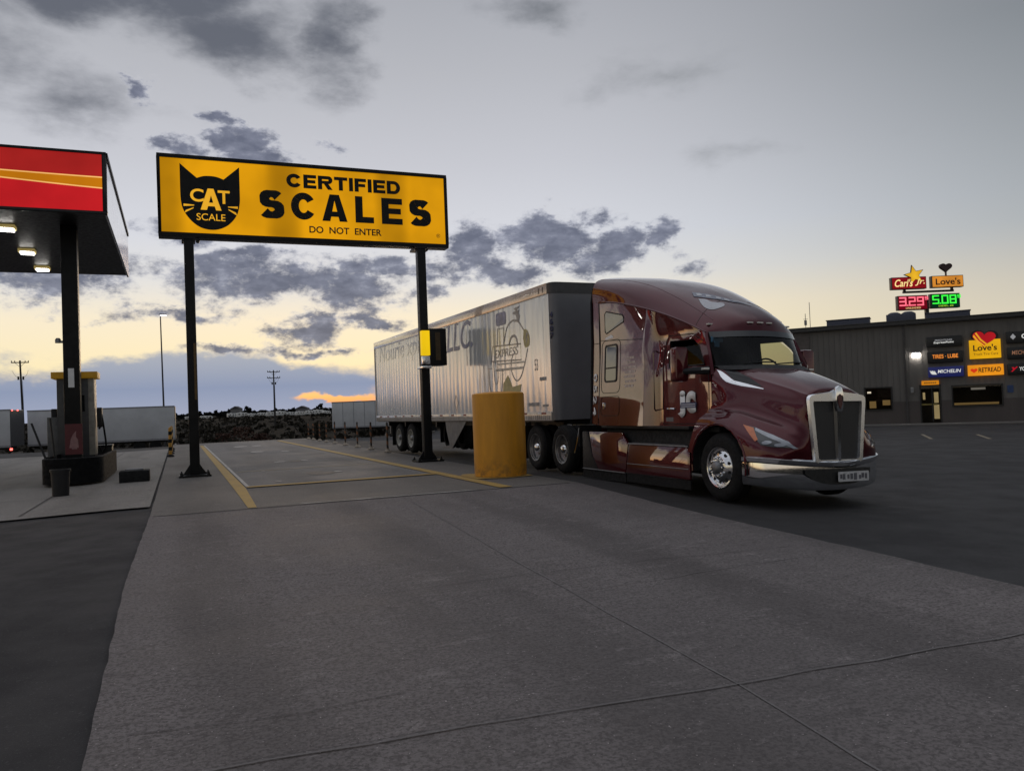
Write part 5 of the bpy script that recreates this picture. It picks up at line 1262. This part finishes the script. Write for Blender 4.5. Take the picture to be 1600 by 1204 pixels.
# ------------------------------------------------------------------ poles
def cam_pt(px, D):                                            # bearing and distance from the station point, used for far things only
    a = YAW+math.atan((px-800)/F); d = D/cos(a-YAW); return d*sin(a), d*cos(a)
def util_pole(px, D, top, label, arms, lean=0.):
    x, y = cam_pt(px, D); z0 = zter(x, y)
    t = thing('utility_pole', label, 'utility pole', (x, y, z0))
    wood = M('dark_pole_wood', (.030, .027, .026), .9)
    g = MB(); g.tube([(0, 0, -.5), (lean, 0, top-z0)], .19, 10, .12); pl_ = g.build('pole', wood, t)
    for h, w in arms:
        g = MB(); zz = top-z0-h; g.box((-w+lean, -.10, zz-.07), (w+lean, .10, zz+.07)); 
        for k in (-1, -.62, .62, 1): g.lathe([(0, 0), (.05, 0), (.07, .06), (.04, .22), (0, .24)], (lean+k*w*.95, 0, zz+.07), seg=8)
        for k in (-1, 1): g.tube([(lean, -.1, zz-.7), (lean+k*w*.6, -.1, zz)], .025, 5)
        g.build('crossarm', wood, t)
    for k in (-1, 1):
        g = MB(); g.cyl((lean*.8+k*.32, 0, top-z0-2.9), .13, .5, seg=10); g.build('insulator_box', wood, t)
    g = MB()
    for k in (-1, 1): g.tube(cr([(lean+k*1.05, 0, top-z0-1.5), (lean*.8+k*.75, 0, top-z0-2.2), (lean*.8+k*.34, 0, top-z0-2.6)], 4), .018, 4)
    g.tube([(lean*.6+.16, -.1, top-z0-3), (lean*.3+.2, -.1, 1)], .02, 4); g.build('wire', wood, t)
util_pole(428, 160, 10.7, 'dark utility pole with two crossarms standing in the open field', [(.35, 1.2), (1.55, 1.25)])
util_pole(36, 120, 11.3, 'leaning utility pole with a single crossarm left of the canopy column', [(.3, 1.15)], -.35)
x, y = cam_pt(255.5, 80); lp = thing('yard_light', 'tall thin yard light pole rising behind the parked trailer', 'light pole', (x, y, -1.3))
g = MB(); g.tube([(0, 0, 0), (-.12, 0, 13.3)], .11, 10, .055); g.build('pole', M('pole_dark_blue', (.02,.022,.03), .5), lp)
g = MB(); g.box((-.25, -.12, 13.3), (.45, .12, 13.42)); hd_ = g.build('lamp_head', steel, lp)
g = MB(); g.box((-.15, -.14, 13.24), (.42, .10, 13.30)); g.build('lamp', emitter('yard_lamp', (.92, .9, 1.), 6.), hd_)

# ------------------------------------------------------------------ parked white campers and the far wood
def camper_proto():
    t = thing('parked_camper', 'x', 'camper', (0, 0, 0))
    w = M('camper_white', (.62, .62, .62), .45, var=.15, scale=.8)
    g = MB(); g.prism([(x, 0, z) for x, z in [(-3.2,.6),(2.6,.6),(3.3,1.3),(3.1,1.9),(2.2,2.9),(-2.9,2.95),(-3.2,2.6)]], (0, 2.3, 0)); g.build('camper_body', w, t, bevel=.08)
    for x0 in (-2.3, -.3, 1.3):
        g = MB(); g.box((x0, -.02, 1.7), (x0+.9, -.005, 2.3)); g.build('window', M('camper_window', (.02,.022,.025), .1), t)
    g = MB(); g.box((-1.5, .6, 2.93), (-.6, 1.5, 3.2)); g.build('roof_unit', w, t, bevel=.05)
    for x0 in (-1.2, 1.6):
        g = MB(); g.lathe([(0, 0), (.35, 0), (.38, .1), (.38, .2), (0, .2)], (x0, .02, .38), 'y', 14); g.build('wheel', rubber, t)
    return t
cp = camper_proto(); k0 = 0
n_ = ['first', 'second', 'third', 'fourth', 'fifth', 'sixth', 'seventh', 'eighth', 'ninth', 'tenth', 'eleventh', 'twelfth', 'thirteenth', 'fourteenth']
for i, px in enumerate([297, 322, 363, 378, 394, 408, 424, 440, 454, 469, 484, 498, 510]):
    D = 296+(i % 3)*5; x, y = cam_pt(px, D); o = cp if i == 0 else dup(cp)
    o.location = (x, y, zter(x, y)-.1); o.rotation_euler = (0, 0, -YAW+.55+.12*((i*7) % 5-2)); s = .50+.05*((i*5) % 4); o.scale = (s, s, s)
    if px < 350: o.scale = (.7, .7, .4)
    tag(o, 'small white camper on the far rise, %s from the left of the row' % n_[i], 'camper', 'white campers parked across the field')
leaf = M('far_foliage', (.012, .013, .012), 1., var=.5, scale=.4, spec=.05)
def clumps(name, spots, mat, seed, leafs=60, size=.55, kind='stuff'):
    rnd = random.Random(seed); g = MB()
    for x, y, z, r, h in spots:
        for k in range(leafs):
            t = rnd.uniform(0, 2*pi); u = rnd.random()**.6; zz = rnd.random()
            rr = r*u*(1-.55*zz); p = Vector((x+rr*cos(t), y+rr*sin(t), z+h*zz))
            a = Vector((rnd.uniform(-1,1), rnd.uniform(-1,1), rnd.uniform(-1,1))).normalized()*size*rnd.uniform(.5, 1.3); b = a.cross(Vector((rnd.uniform(-1,1), rnd.uniform(-1,1), .3))).normalized()*size*rnd.uniform(.4, 1)
            g.face([p-a, p+b*.8, p+a, p-b])
    return g.build(name, mat, None, smooth=0, weld=False, kind=kind)
rnd = random.Random(3); sp = []
for k in range(420):
    px = 215+rnd.random()*420; D = rnd.uniform(316, 520); x, y = cam_pt(px, D); h = rnd.choice([1.0, 1.3, 1.5, 1.8, 2.2])*D/400; sp.append((x, y, zter(x, y)-.3, h*rnd.uniform(.5, 1.2), h))
for px, h in ((357, 3.0), (384, 4.0), (389, 3.2), (430, 2.8), (500, 4.2), (495, 2.8), (336, 2.6), (457, 2.8), (311, 2.4)):
    x, y = cam_pt(px, 400); sp.append((x, y, zter(x, y), h*.42, h))
clumps('distant_trees', sp, leaf, 5, 70, .8)
sp = []
for k in range(900):
    D = rnd.uniform(80, 290); px = -150+rnd.random()*860; x, y = cam_pt(px, D); h = rnd.uniform(.3, 1.1)
    sp.append((x, y, zter(x, y)-.1, h*1.5, h))
clumps('field_scrub', sp, M('dry_scrub', (.028, .025, .020), 1., var=.5, scale=.3, spec=.05), 6, 16, .38)
x, y = cam_pt(376, 92); bu = clumps('rust_bush', [(x, y, zter(x, y)-.2, 2.3, 1.9), (x-2, y+2, zter(x, y)-.2, 1.6, 1.2), (x+2.2, y+1, zter(x, y)-.2, 1.5, 1.0)], M('rust_leaves', (.05, .020, .012), 1., var=.5, scale=1), 8, 420, .16, None)
tag(bu, 'rust brown bush at the edge of the dark field past the scale', 'bush')
for px, w, h, lb in ((366, 4, 3.2, 'pale little shed among the trees on the far rise'), (470, 5, 2.6, 'low grey shed behind the row of white campers')):
    x, y = cam_pt(px, 350); t = thing('far_shed', lb, 'shed', (x, y, zter(x, y)), (0, 0, -YAW))
    g = MB(); g.box((-w/2, 0, 0), (w/2, 4, h)); g.build('walls', M('shed_grey', (.16,.16,.17), .8), t)
    g = MB(); g.prism([(-w/2-.2, -.2, h), (w/2+.2, -.2, h), (0, -.2, h+1.1)], (0, 4.4, 0)); g.build('roof', M('shed_roof', (.05,.045,.05), .8), t)

# ------------------------------------------------------------------ tyre shop (local u along the wall, -n towards the camera)
BO = Vector((34.5, 38.0, -.43)); BD = Vector((.64069, -.7678, 0)); BA = math.atan2(BD.y, BD.x)
shop = thing('tire_shop', 'low dark grey metal clad workshop with lit door on the right', 'building', BO, (0, 0, BA))
# local frame: x along the wall, +y away from the camera
BZ = .43; HT = 5.42+BZ; LB = 26.; DP = 16.
g = MB()
def wall_panel(x0, x1, z0, z1): 
    g.face([(x0, 0, z0), (x1, 0, z0), (x1, 0, z1), (x0, 0, z1)])
op = [(3.84, 5.18, .88, 2.10), (6.72, 7.64, .02, 2.12), (8.30, 10.62, .95, 2.03)]
xs_ = sorted({0, LB}|{v for o in op for v in o[:2]})
for x0, x1 in zip(xs_, xs_[1:]):
    o = [q for q in op if q[0] <= x0 and q[1] >= x1]
    if not o: wall_panel(x0, x1, 0, HT)
    else: wall_panel(x0, x1, 0, o[0][2]); wall_panel(x0, x1, o[0][3], HT)
g.face([(0, 0, 0), (0, DP, 0), (0, DP, HT), (0, 0, HT)]); g.face([(LB, 0, 0), (LB, DP, 0), (LB, DP, HT), (LB, 0, HT)]); g.face([(0, DP, 0), (LB, DP, 0), (LB, DP, HT), (0, DP, HT)])
g.build('wall', wall_m, shop, smooth=0, weld=False)
g = MB()
for k in range(int(LB/.305)):
    x = .1+k*.305
    if any(a-.04 < x < b+.04 for a, b, _, _ in op): g.box((x, -.028, 2.2), (x+.05, -.002, HT-.2)); continue
    g.box((x, -.028, 1.30), (x+.05, -.002, HT-.2))
g.build('siding_ribs', wall_m, shop, smooth=0)
g = MB()
last = 0
for a, b, z0, z1 in op+[(LB, LB, 0, 0)]:
    g.box((last, -.04, 0), (a-.05, -.001, 1.29)); last = b+.05
    if a < LB and z0 > .3: g.box((a-.05, -.04, 0), (b+.05, -.001, z0-.05))
g.build('lower_wall', dado_m, shop, smooth=0)
g = MB(); g.box((-.25, -.30, HT-.22), (LB+.2, .1, HT)); g.box((-.25, -.35, HT-.02), (LB+.2, DP, HT+.05)); g.build('roof_edge', M('dark_roof_edge', (.03,.03,.032), .4), shop, bevel=.01)
g = MB(); g.box((5.93, -.11, 0), (6.03, -.02, HT-.2)); g.build('downspout', M('dark_downspout', (.05,.045,.045), .5), shop)
g = MB(); g.box((-.06, -.06, 0), (.9, -.041, HT-.2)); g.build('corner_trim', M('dark_corner', (.085,.072,.068), .5), shop)
glow = emitter('warm_self_glow', (.75, .52, .22), .28); glow2 = emitter('glowing_poster', (.9, .75, .42), .55)  # indoor light put into the emission of shelf, counter and posters
def opening(nm, q, fr=.07):
    x0, x1, z0, z1 = q; g = MB()
    g.box((x0-fr, -.07, z0-fr if z0 > .1 else 0), (x0, .05, z1+fr)); g.box((x1, -.07, z0-fr if z0 > .1 else 0), (x1+fr, .05, z1+fr)); g.box((x0, -.07, z1), (x1, .05, z1+fr))
    if z0 > .1: g.box((x0, -.09, z0-fr), (x1, .05, z0))
    f = g.build(nm, M('dark_frame', (.015,.014,.014), .4), shop)
    g = MB(); g.face([(x0, 0, z0), (x1, 0, z0), (x1, 0, z1), (x0, 0, z1)]); g.build('pane', shop_glass, f, smooth=0)
    g = MB(); g.box((x0-.6, .9, z0-.4), (x1+.6, .95, z1+.3)); g.build('room_back', M('room_dark', (.03,.026,.022), .9), f)
    return f
w1 = opening('window', op[0]); dr = opening('door', op[1]); w2 = opening('window', op[2])
g = MB(); g.box((4.0, .5, .95), (4.35, .55, 1.35)); g.box((4.7, .5, 1.1), (5.1, .55, 1.4)); g.build('glowing_shelf', glow, w1)
g = MB(); g.box((3.92, .3, 1.82), (4.12, .32, 1.92)); g.build('ceiling_lamp', emitter('indoor_lamp', (1, .95, .85), 1.2), w1)
g = MB(); g.box((8.35, .4, .98), (10.5, .5, 1.10)); g.build('glowing_counter', glow, w2)
g = MB(); g.box((9.2, .5, 1.80), (9.9, .55, 1.92)); g.build('ceiling_lamp', emitter('indoor_dim', (.9, .9, .9), .25), w2)
g = MB(); g.box((6.80, .3, 1.35), (6.92, .32, 1.75)); g.box((7.36, .3, 1.15), (7.58, .32, 1.75)); g.box((7.33, .3, .25), (7.6, .32, 1.05)); g.build('glowing_poster', glow2, dr)
g = MB(); g.box((6.72, -.03, 1.03), (7.50, .02, 1.12)); g.build('push_bar', M('brass_bar', (.20,.16,.05), .4, metal=.5), dr); g = MB(); g.box((7.24, -.03, .1), (7.29, .02, 2.1)); g.build('door_stile', M('dark_frame', (.015,.014,.014)), dr)
def bsign(nm, x0, x1, z0, z1, mat, label, dy=-.20, cat='sign'):
    t = thing(nm, label, cat, BO+BD*((x0+x1)/2)+Vector((0, 0, z0+BZ)), (0, 0, BA), 'signs on the workshop wall')
    g = MB(); w = x1-x0; g.box((-w/2, dy, 0), (w/2, -.03, z1-z0)); g.build('sign_box', mat, t, bevel=.015); return t, w
blk = M('sign_black', (.010, .010, .011), .4)
wl = emitter('lit_white_letters', (.85, .85, .82), .8); ol = emitter('lit_orange_letters', lin(255, 150, 60), 1.0); gl_ = M('dim_grey_letters', (.3,.3,.3), .5, emis=(.4,.4,.42), estr=.5)
def blet(t, s, x, z, w, h, mat, dy=-.205, **k): return text(s, (x, dy, z), (1, 0, 0), (0, 0, 1), w, h, mat, t, depth=.01, **k)
t, w = bsign('wall_sign', 7.12, 8.87, 3.84, 4.42, blk, 'black wall sign with two small lines of white letters, top of the left column')
blet(t, 'FREIGHTLINER', -.46, .31, .86, .10, gl_, shear=.2); blet(t, 'ExpressPoint', -.52, .16, 1.0, .13, wl, shear=.2)
t, w = bsign('wall_sign', 7.13, 8.87, 2.95, 3.58, blk, 'black wall sign with orange letters reading TIRES LUBE'); blet(t, 'TIRES · LUBE', -.62, .24, 1.26, .22, ol, bold=.012)
t, w = bsign('wall_sign', 7.13, 8.88, 2.15, 2.72, M('sign_blue', (.012, .016, .10), .4, emis=(.02,.03,.2), estr=.25), 'dark blue wall sign with slanted white letters above the lit door'); blet(t, 'MICHELIN', -.40, .22, 1.14, .19, wl, bold=.014, shear=.2)
g = MB(); g.prism([(x, -.205, z) for x, z in [(-.80,.40),(-.72,.33),(-.66,.38),(-.60,.33),(-.55,.36),(-.44,.15),(-.66,.16),(-.74,.22)]], (0, -.01, 0)); g.build('white_emblem', wl, t, smooth=0)
hy = emitter('shop_yellow', lin(232, 172, 20), .9); hr = emitter('heart_red', lin(178, 26, 34), .9); hob = emitter('band_orange', lin(240, 170, 40), .9); dtxt = M('dark_brown_letters', (.02,.008,.004), .6)
t = thing('heart_sign', 'large yellow square wall sign with a striped red heart rising above it', 'sign', BO+BD*9.94+Vector((0, 0, 3.06+BZ)), (0, 0, BA), 'signs on the workshop wall')
g = MB(); g.box((-.74, -.22, 0), (.74, -.03, 1.02)); g.build('sign_box', hy, t, bevel=.015)
def heart(cx, cz, w, h, rot=0., n=40):
    P = []
    for k in range(n):
        a = 2*pi*k/n; x = 16*sin(a)**3/16; z = (13*cos(a)-5*cos(2*a)-2*cos(3*a)-cos(4*a))/16
        x, z = x*cos(rot)-z*sin(rot), x*sin(rot)+z*cos(rot); P.append((cx+x*w/2, cz+z*h/2))
    return P
g = MB(); g.prism([(x, -.20, z) for x, z in heart(-.02, 1.10, 1.32, 1.16, -.12)], (0, .1, 0)); g.build('heart_backing', blk, t, smooth=0)
g = MB(); g.prism([(x, -.228, z) for x, z in heart(-.03, 1.10, 1.10, .94, -.12)], (0, -.02, 0)); ht = g.build('heart', hr, t, smooth=0)
for q, m_ in (([(-.54,1.22),(-.50,1.32),(-.28,.98),(.0,.70),(-.06,.66),(-.34,.88)], hob), ([(-.44,1.38),(-.38,1.44),(-.16,1.06),(.10,.80),(.05,.74),(-.22,1.0)], hob)):
    g = MB(); g.prism([(x, -.25, z) for x, z in q], (0, -.006, 0)); g.build('heart_band', m_, ht, smooth=0)
blet(t, "Love's", -.56, .42, 1.12, .34, dtxt, dy=-.225, bold=.02); blet(t, 'Truck Tire Care', -.56, .18, 1.16, .13, dtxt, dy=-.225, bold=.0)
t, w = bsign('wall_sign', 9.07, 10.76, 2.13, 2.72, emitter('retread_orange', lin(240, 150, 30), .9), 'bright orange wall sign reading RETREAD with a small red heart'); blet(t, 'RETREAD', -.34, .18, 1.06, .25, dtxt, bold=.018, shear=.08)
g = MB(); g.prism([(x, -.205, z) for x, z in heart(-.55, .29, .34, .28)], (0, -.01, 0)); g.build('small_heart', emitter('small_heart_red', lin(225, 60, 25), .9), t, smooth=0)
t, w = bsign('wall_sign', 10.95, 12.7, 3.80, 4.42, blk, 'black wall sign with a grey diamond emblem, cut by the right edge'); blet(t, 'CE', -.17, .22, .36, .24, wl, bold=.03)
g = MB(); g.prism([(-.56, -.205, .18), (-.43, -.205, .33), (-.56, -.205, .50), (-.69, -.205, .33)], (0, -.01, 0)); g.build('diamond', gl_, t, smooth=0)
t, w = bsign('wall_sign', 10.96, 12.7, 2.95, 3.57, blk, 'black wall sign with dull brown letters, cut by the right edge'); blet(t, 'MECHANICAL', -.66, .22, 1.36, .22, M('dull_brown_letters', (.2,.10,.06), .5, emis=(.35,.16,.09), estr=.5), bold=.012, shear=.15)
t, w = bsign('wall_sign', 10.94, 12.7, 2.10, 2.69, blk, 'black wall sign with a red mark and white letters, lowest at right edge'); blet(t, 'YOKOHAMA', -.34, .2, 1.14, .2, wl, bold=.015, shear=.1)
g = MB(); g.prism([(x, -.205, z) for x, z in [(-.70,.40),(-.60,.40),(-.56,.34),(-.48,.42),(-.40,.42),(-.56,.26),(-.66,.16),(-.74,.16),(-.62,.28)]], (0, -.01, 0)); g.build('red_mark', emitter('mark_red', lin(190, 20, 40), .9), t, smooth=0)
t, w = bsign('door_sign', 6.77, 7.64, 1.74, 1.98, emitter('door_sign_orange', lin(225, 140, 30), .75), 'small orange sign directly above the lit door', -.14)
g = MB()
for k in range(6): g.box((-.30+k*.105, -.146, .075), (-.30+k*.105+.07, -.141, .15))
g.build('blurred_characters', M('sign_brown_smudge', (.25,.12,.02), .6), t, smooth=0)
t = thing('wall_lamp', 'bright white flood lamp on the workshop wall beside the signs', 'wall lamp', BO+BD*6.57+Vector((0, 0, 3.40+BZ)), (0, 0, BA))
g = MB(); g.box((-.22, -.16, .16), (.22, 0, .26)); g.build('lamp_housing', steel, t, bevel=.01); g = MB(); g.box((-.19, -.18, -.06), (.19, -.02, .158)); g.build('lamp', emitter('flood_lamp', (1, .95, .88), 30.), t, bevel=.02)
t = thing('meter_box', 'small pale electric box on the wall left of the lit door', 'electric box', BO+BD*6.28+Vector((0, 0, 1.34+BZ)), (0, 0, BA)); g = MB(); g.box((-.075, -.12, 0), (.075, -.03, .30)); g.build('box_case', M('pale_box', (.30,.30,.30), .5), t, bevel=.01); g = MB(); g.box((-.05, -.13, .05), (.05, -.121, .25)); g.build('box_lid', M('pale_lid', (.22,.22,.23), .5), t)
t = thing('blue_notice', 'small dark blue notice on the wall right of the wide window', 'notice', BO+BD*11.03+Vector((0, 0, 1.15+BZ)), (0, 0, BA)); g = MB(); g.prism([(x, -.035, z) for x, z in rrect(-.14, 0, .14, .40, .04)], (0, -.01, 0)); g.build('panel', M('notice_blue', (.03,.06,.16), .6), t, smooth=0)
bluegrey = M('roof_unit_blue_grey', (.055, .062, .095), .6, var=.1)
for x0, x1, z0, z1, nm, lb in ((1.88, 4.22, 5.4, 5.82, 0, 'long low flat roof vent nearest the left end of the workshop'), (5.12, 6.66, 5.4, 5.90, 1, 'twin domed exhaust fan on the workshop roof'), (7.15, 9.36, 5.4, 5.80, 0, 'long low flat roof vent in front of the price sign pole')):
    t = thing('roof_vent', lb, 'roof vent', BO+BD*((x0+x1)/2)+Vector((0, 0, HT-.03)), (0, 0, BA)); w = x1-x0; h = z1-5.42+.03
    g = MB(); g.box((-w/2, .35, .0), (w/2, 1.5, h)); g.build('vent_body', bluegrey, t, bevel=.03)
    if nm:
        for cx in (-.36, .38): g = MB(); g.lathe([(.34, h-.02), (.33, h+.07), (.2, h+.14), (0, h+.16)], (cx, .9, 0), seg=20); g.build('fan_dome', bluegrey, t)
    else: g = MB(); g.box((-w/2-.04, .30, h), (w/2+.04, 1.55, h+.04)); g.build('vent_lid', bluegrey, t)
x_ = .82; t = thing('roof_antenna', 'thin twin antenna masts on the left corner of the workshop roof', 'antenna', BO+BD*x_+Vector((0, 0, HT)), (0, 0, BA))
g = MB(); g.tube([(.13, .4, 0), (.13, .4, 1.62)], .018, 6); g.build('mast', steel, t); g = MB(); g.tube([(-.13, .4, 0), (-.13, .4, .95)], .018, 6); g.box((-.20, .34, .25), (-.06, .46, .55)); g.tube([(-.25, .4, .62), (.0, .4, .62)], .012, 5); g.build('mast_with_box', steel, t)
# pavement and bay lines in front of the shop
g = MB(); rows = []
for k in range(30):
    u = -3+k; p = BO+BD*u; n_out = Vector((-.7678, -.6407, 0))
    q = p+n_out*1.5
    rows.append([(p.x, p.y, -.40), (q.x, q.y, -.40), (q.x, q.y, -.55)])
g.grid(rows); struct('pavement', g, M('pavement_concrete', (.16,.15,.14), .85, var=.15, scale=.8), 0)
for p, q in (((28.23, 23.95), (25.1, 20.9)), ((28.9, 22.0), (26.0, 19.3)), ((27.4, 26.2), (24.4, 23.2))):
    strip('bay_marking', [p, q], .12, line_faint, .012, zasph, .5)

# ------------------------------------------------------------------ tall price sign far behind the shop (its own plane, twice as far as the shop)
k2 = 2.0
def far(p): return Vector((p[0]*k2, p[1]*k2, CZ+(p[2]-CZ)*k2))
A = far((61.91, 55.13, 10.96)); B = far((68.14, 52.52, 10.96)); d = (B-A); d.z = 0; d.normalize(); PA = math.atan2(d.y, d.x)
u0 = far((65.0, 53.91, 8.45)); pc = Vector((u0.x, u0.y, 0))
PO = Vector((pc.x, pc.y, -.5)); ps = thing('price_sign', 'tall pole sign with red and green lit fuel prices behind the workshop', 'pole sign', PO, (0, 0, PA))
def lu(p): q = far(p)-PO; return (q.x*d.x+q.y*d.y, q.z)
g = MB(); g.box((-.30, -.3, 0), (.30, .3, 19.5)); g.build('pole', black, ps)
cz_ = lu((65., 53.9, 10.72))[1]
g = MB(); g.box((-4.3, -.2, cz_-.18), (5.2, .2, cz_+.18)); g.box((-4.2, -.2, cz_), (-3.8, .2, cz_+.7)); g.box((4.7, -.2, cz_), (5.1, .2, cz_+.7)); g.build('cross_beam', black, ps)
def pbox(nm, p0, p1, mat, dep=1.0):
    (a0, z0), (a1, z1) = lu(p0), lu(p1)
    g = MB(); g.box((a0, -dep/2, z0), (a1, dep/2, z1)); bx_ = g.build(nm+'_cabinet', M('cabinet_dark', (.03,.028,.03), .5), ps, bevel=.04)
    g = MB(); g.box((a0+.12, -dep/2-.03, z0+.12), (a1-.12, -dep/2, z1-.12)); f = g.build(nm+'_face', mat, bx_); return f, a0, z0, a1-a0, z1-z0
def ptext(f, s, x, z, w, h, mat, y=-.54, **k): return text(s, (x, y, z), (1, 0, 0), (0, 0, 1), w, h, mat, f, depth=.02, **k)
f, x, z, w, h = pbox('red_sign', (61.95, 55.1, 10.98), (64.95, 53.84, 12.12), emitter('diner_red', lin(140, 14, 24), .85))
cream = emitter('cream_letters', lin(255, 225, 150), 1.)
ptext(f, "Carl's", x+.5, z+.45, w*.52, h*.62, cream, shear=.3, bold=.012, y=-.68); ptext(f, "Jr.", x+w*.66, z+.55, w*.28, h*.58, cream, shear=.3, bold=.012, y=-.68)
g = MB(); sc_ = (x+w*.66, z+h*1.12)
sp_ = [(sc_[0]+(1.75 if k % 2 == 0 else .75)*cos(pi/2+.22+pi*k/5), sc_[1]+(1.75 if k % 2 == 0 else .75)*sin(pi/2+.22+pi*k/5)) for k in range(10)]
g.prism([(a, -.60, b) for a, b in [(sc_[0]+(p-sc_[0])*1.14, sc_[1]+(q-sc_[1])*1.14) for p, q in sp_]], (0, .3, 0)); bk_ = g.build('star_backing', M('star_dark', (.06,.02,.02), .5), ps, smooth=0)
g = MB(); g.prism([(a, -.61, b) for a, b in sp_], (0, -.03, 0)); g.build('star', emitter('star_yellow', lin(235, 180, 40), .95), bk_, smooth=0)
f, x, z, w, h = pbox('orange_sign', (65.42, 53.65, 11.02), (68.15, 52.5, 12.12), emitter('store_orange', lin(218, 140, 50), .9))
ptext(f, "Love's", x+w*.12, z+h*.22, w*.78, h*.56, M('maroon_letters', (.05,.008,.008), .6), bold=.018)
g = MB(); g.box((x+w*.5-.12, -.12, z+h-.05), (x+w*.5+.12, .12, z+h+1.0)); g.prism([(a, -.3, b) for a, b in heart(x+w*.5, z+h+1.6, 2.3, 1.9)], (0, .6, 0)); g.build('heart_top', M('dark_heart', (.035,.010,.012), .5), ps, smooth=0)
rl = emitter('red_digits', lin(255, 110, 130), 1.25); gd = emitter('green_digits', lin(60, 255, 70), 1.15)
SEG = {'0': 'abcdef', '2': 'abged', '3': 'abgcd', '5': 'afgcd', '8': 'abcdefg', '9': 'abgfcd'}
def digit(gm, ch, x, z, w, h, y=-.54, t=.26):
    r = {'a': (0, h-t, w, h), 'g': (0, h/2-t/2, w, h/2+t/2), 'd': (0, 0, w, t), 'f': (0, h/2, t, h), 'b': (w-t, h/2, w, h), 'e': (0, 0, t, h/2), 'c': (w-t, 0, w, h/2)}
    for i, s_ in enumerate(SEG[ch]):
        a = r[s_]; yy = y-.004*i; gm.box((x+a[0], yy-.02, z+a[1]), (x+a[2], yy, z+a[3]))
def price(p0, p1, fmat, dm, s, sub, subm, nm):
    f, x, z, w, h = pbox(nm, p0, p1, fmat, 1.0)
    g = MB(); dw = w*.235; dh = h*.62; zz = z+h*.28; xx = x+w*.05
    digit(g, s[0], xx, zz, dw, dh); g.box((xx+dw+.10, -.56, zz), (xx+dw+.34, -.54, zz+.26)); xx += dw+.44
    digit(g, s[1], xx, zz, dw, dh); xx += dw+.22; digit(g, s[2], xx, zz, dw, dh); xx += dw+.2
    digit(g, '9', xx, zz+dh*.62, dw*.48, dh*.38, t=.14)
    g.build('price_digits', dm, f, smooth=0); ptext(f, sub, x+w*.26, z+h*.08, w*.5, h*.11, subm, bold=.0)
price((62.42, 54.95, 9.02), (64.98, 53.9, 10.37), emitter('price_red_back', lin(110, 0, 20), .9), rl, '329', 'UNLEADED', cream, 'red_price')
price((65.26, 53.76, 9.10), (67.78, 52.72, 10.44), emitter('price_green_back', lin(0, 48, 26), .8), gd, '508', 'DIESEL, #2', emitter('green_yellow', lin(190, 240, 60), 1.), 'green_price')
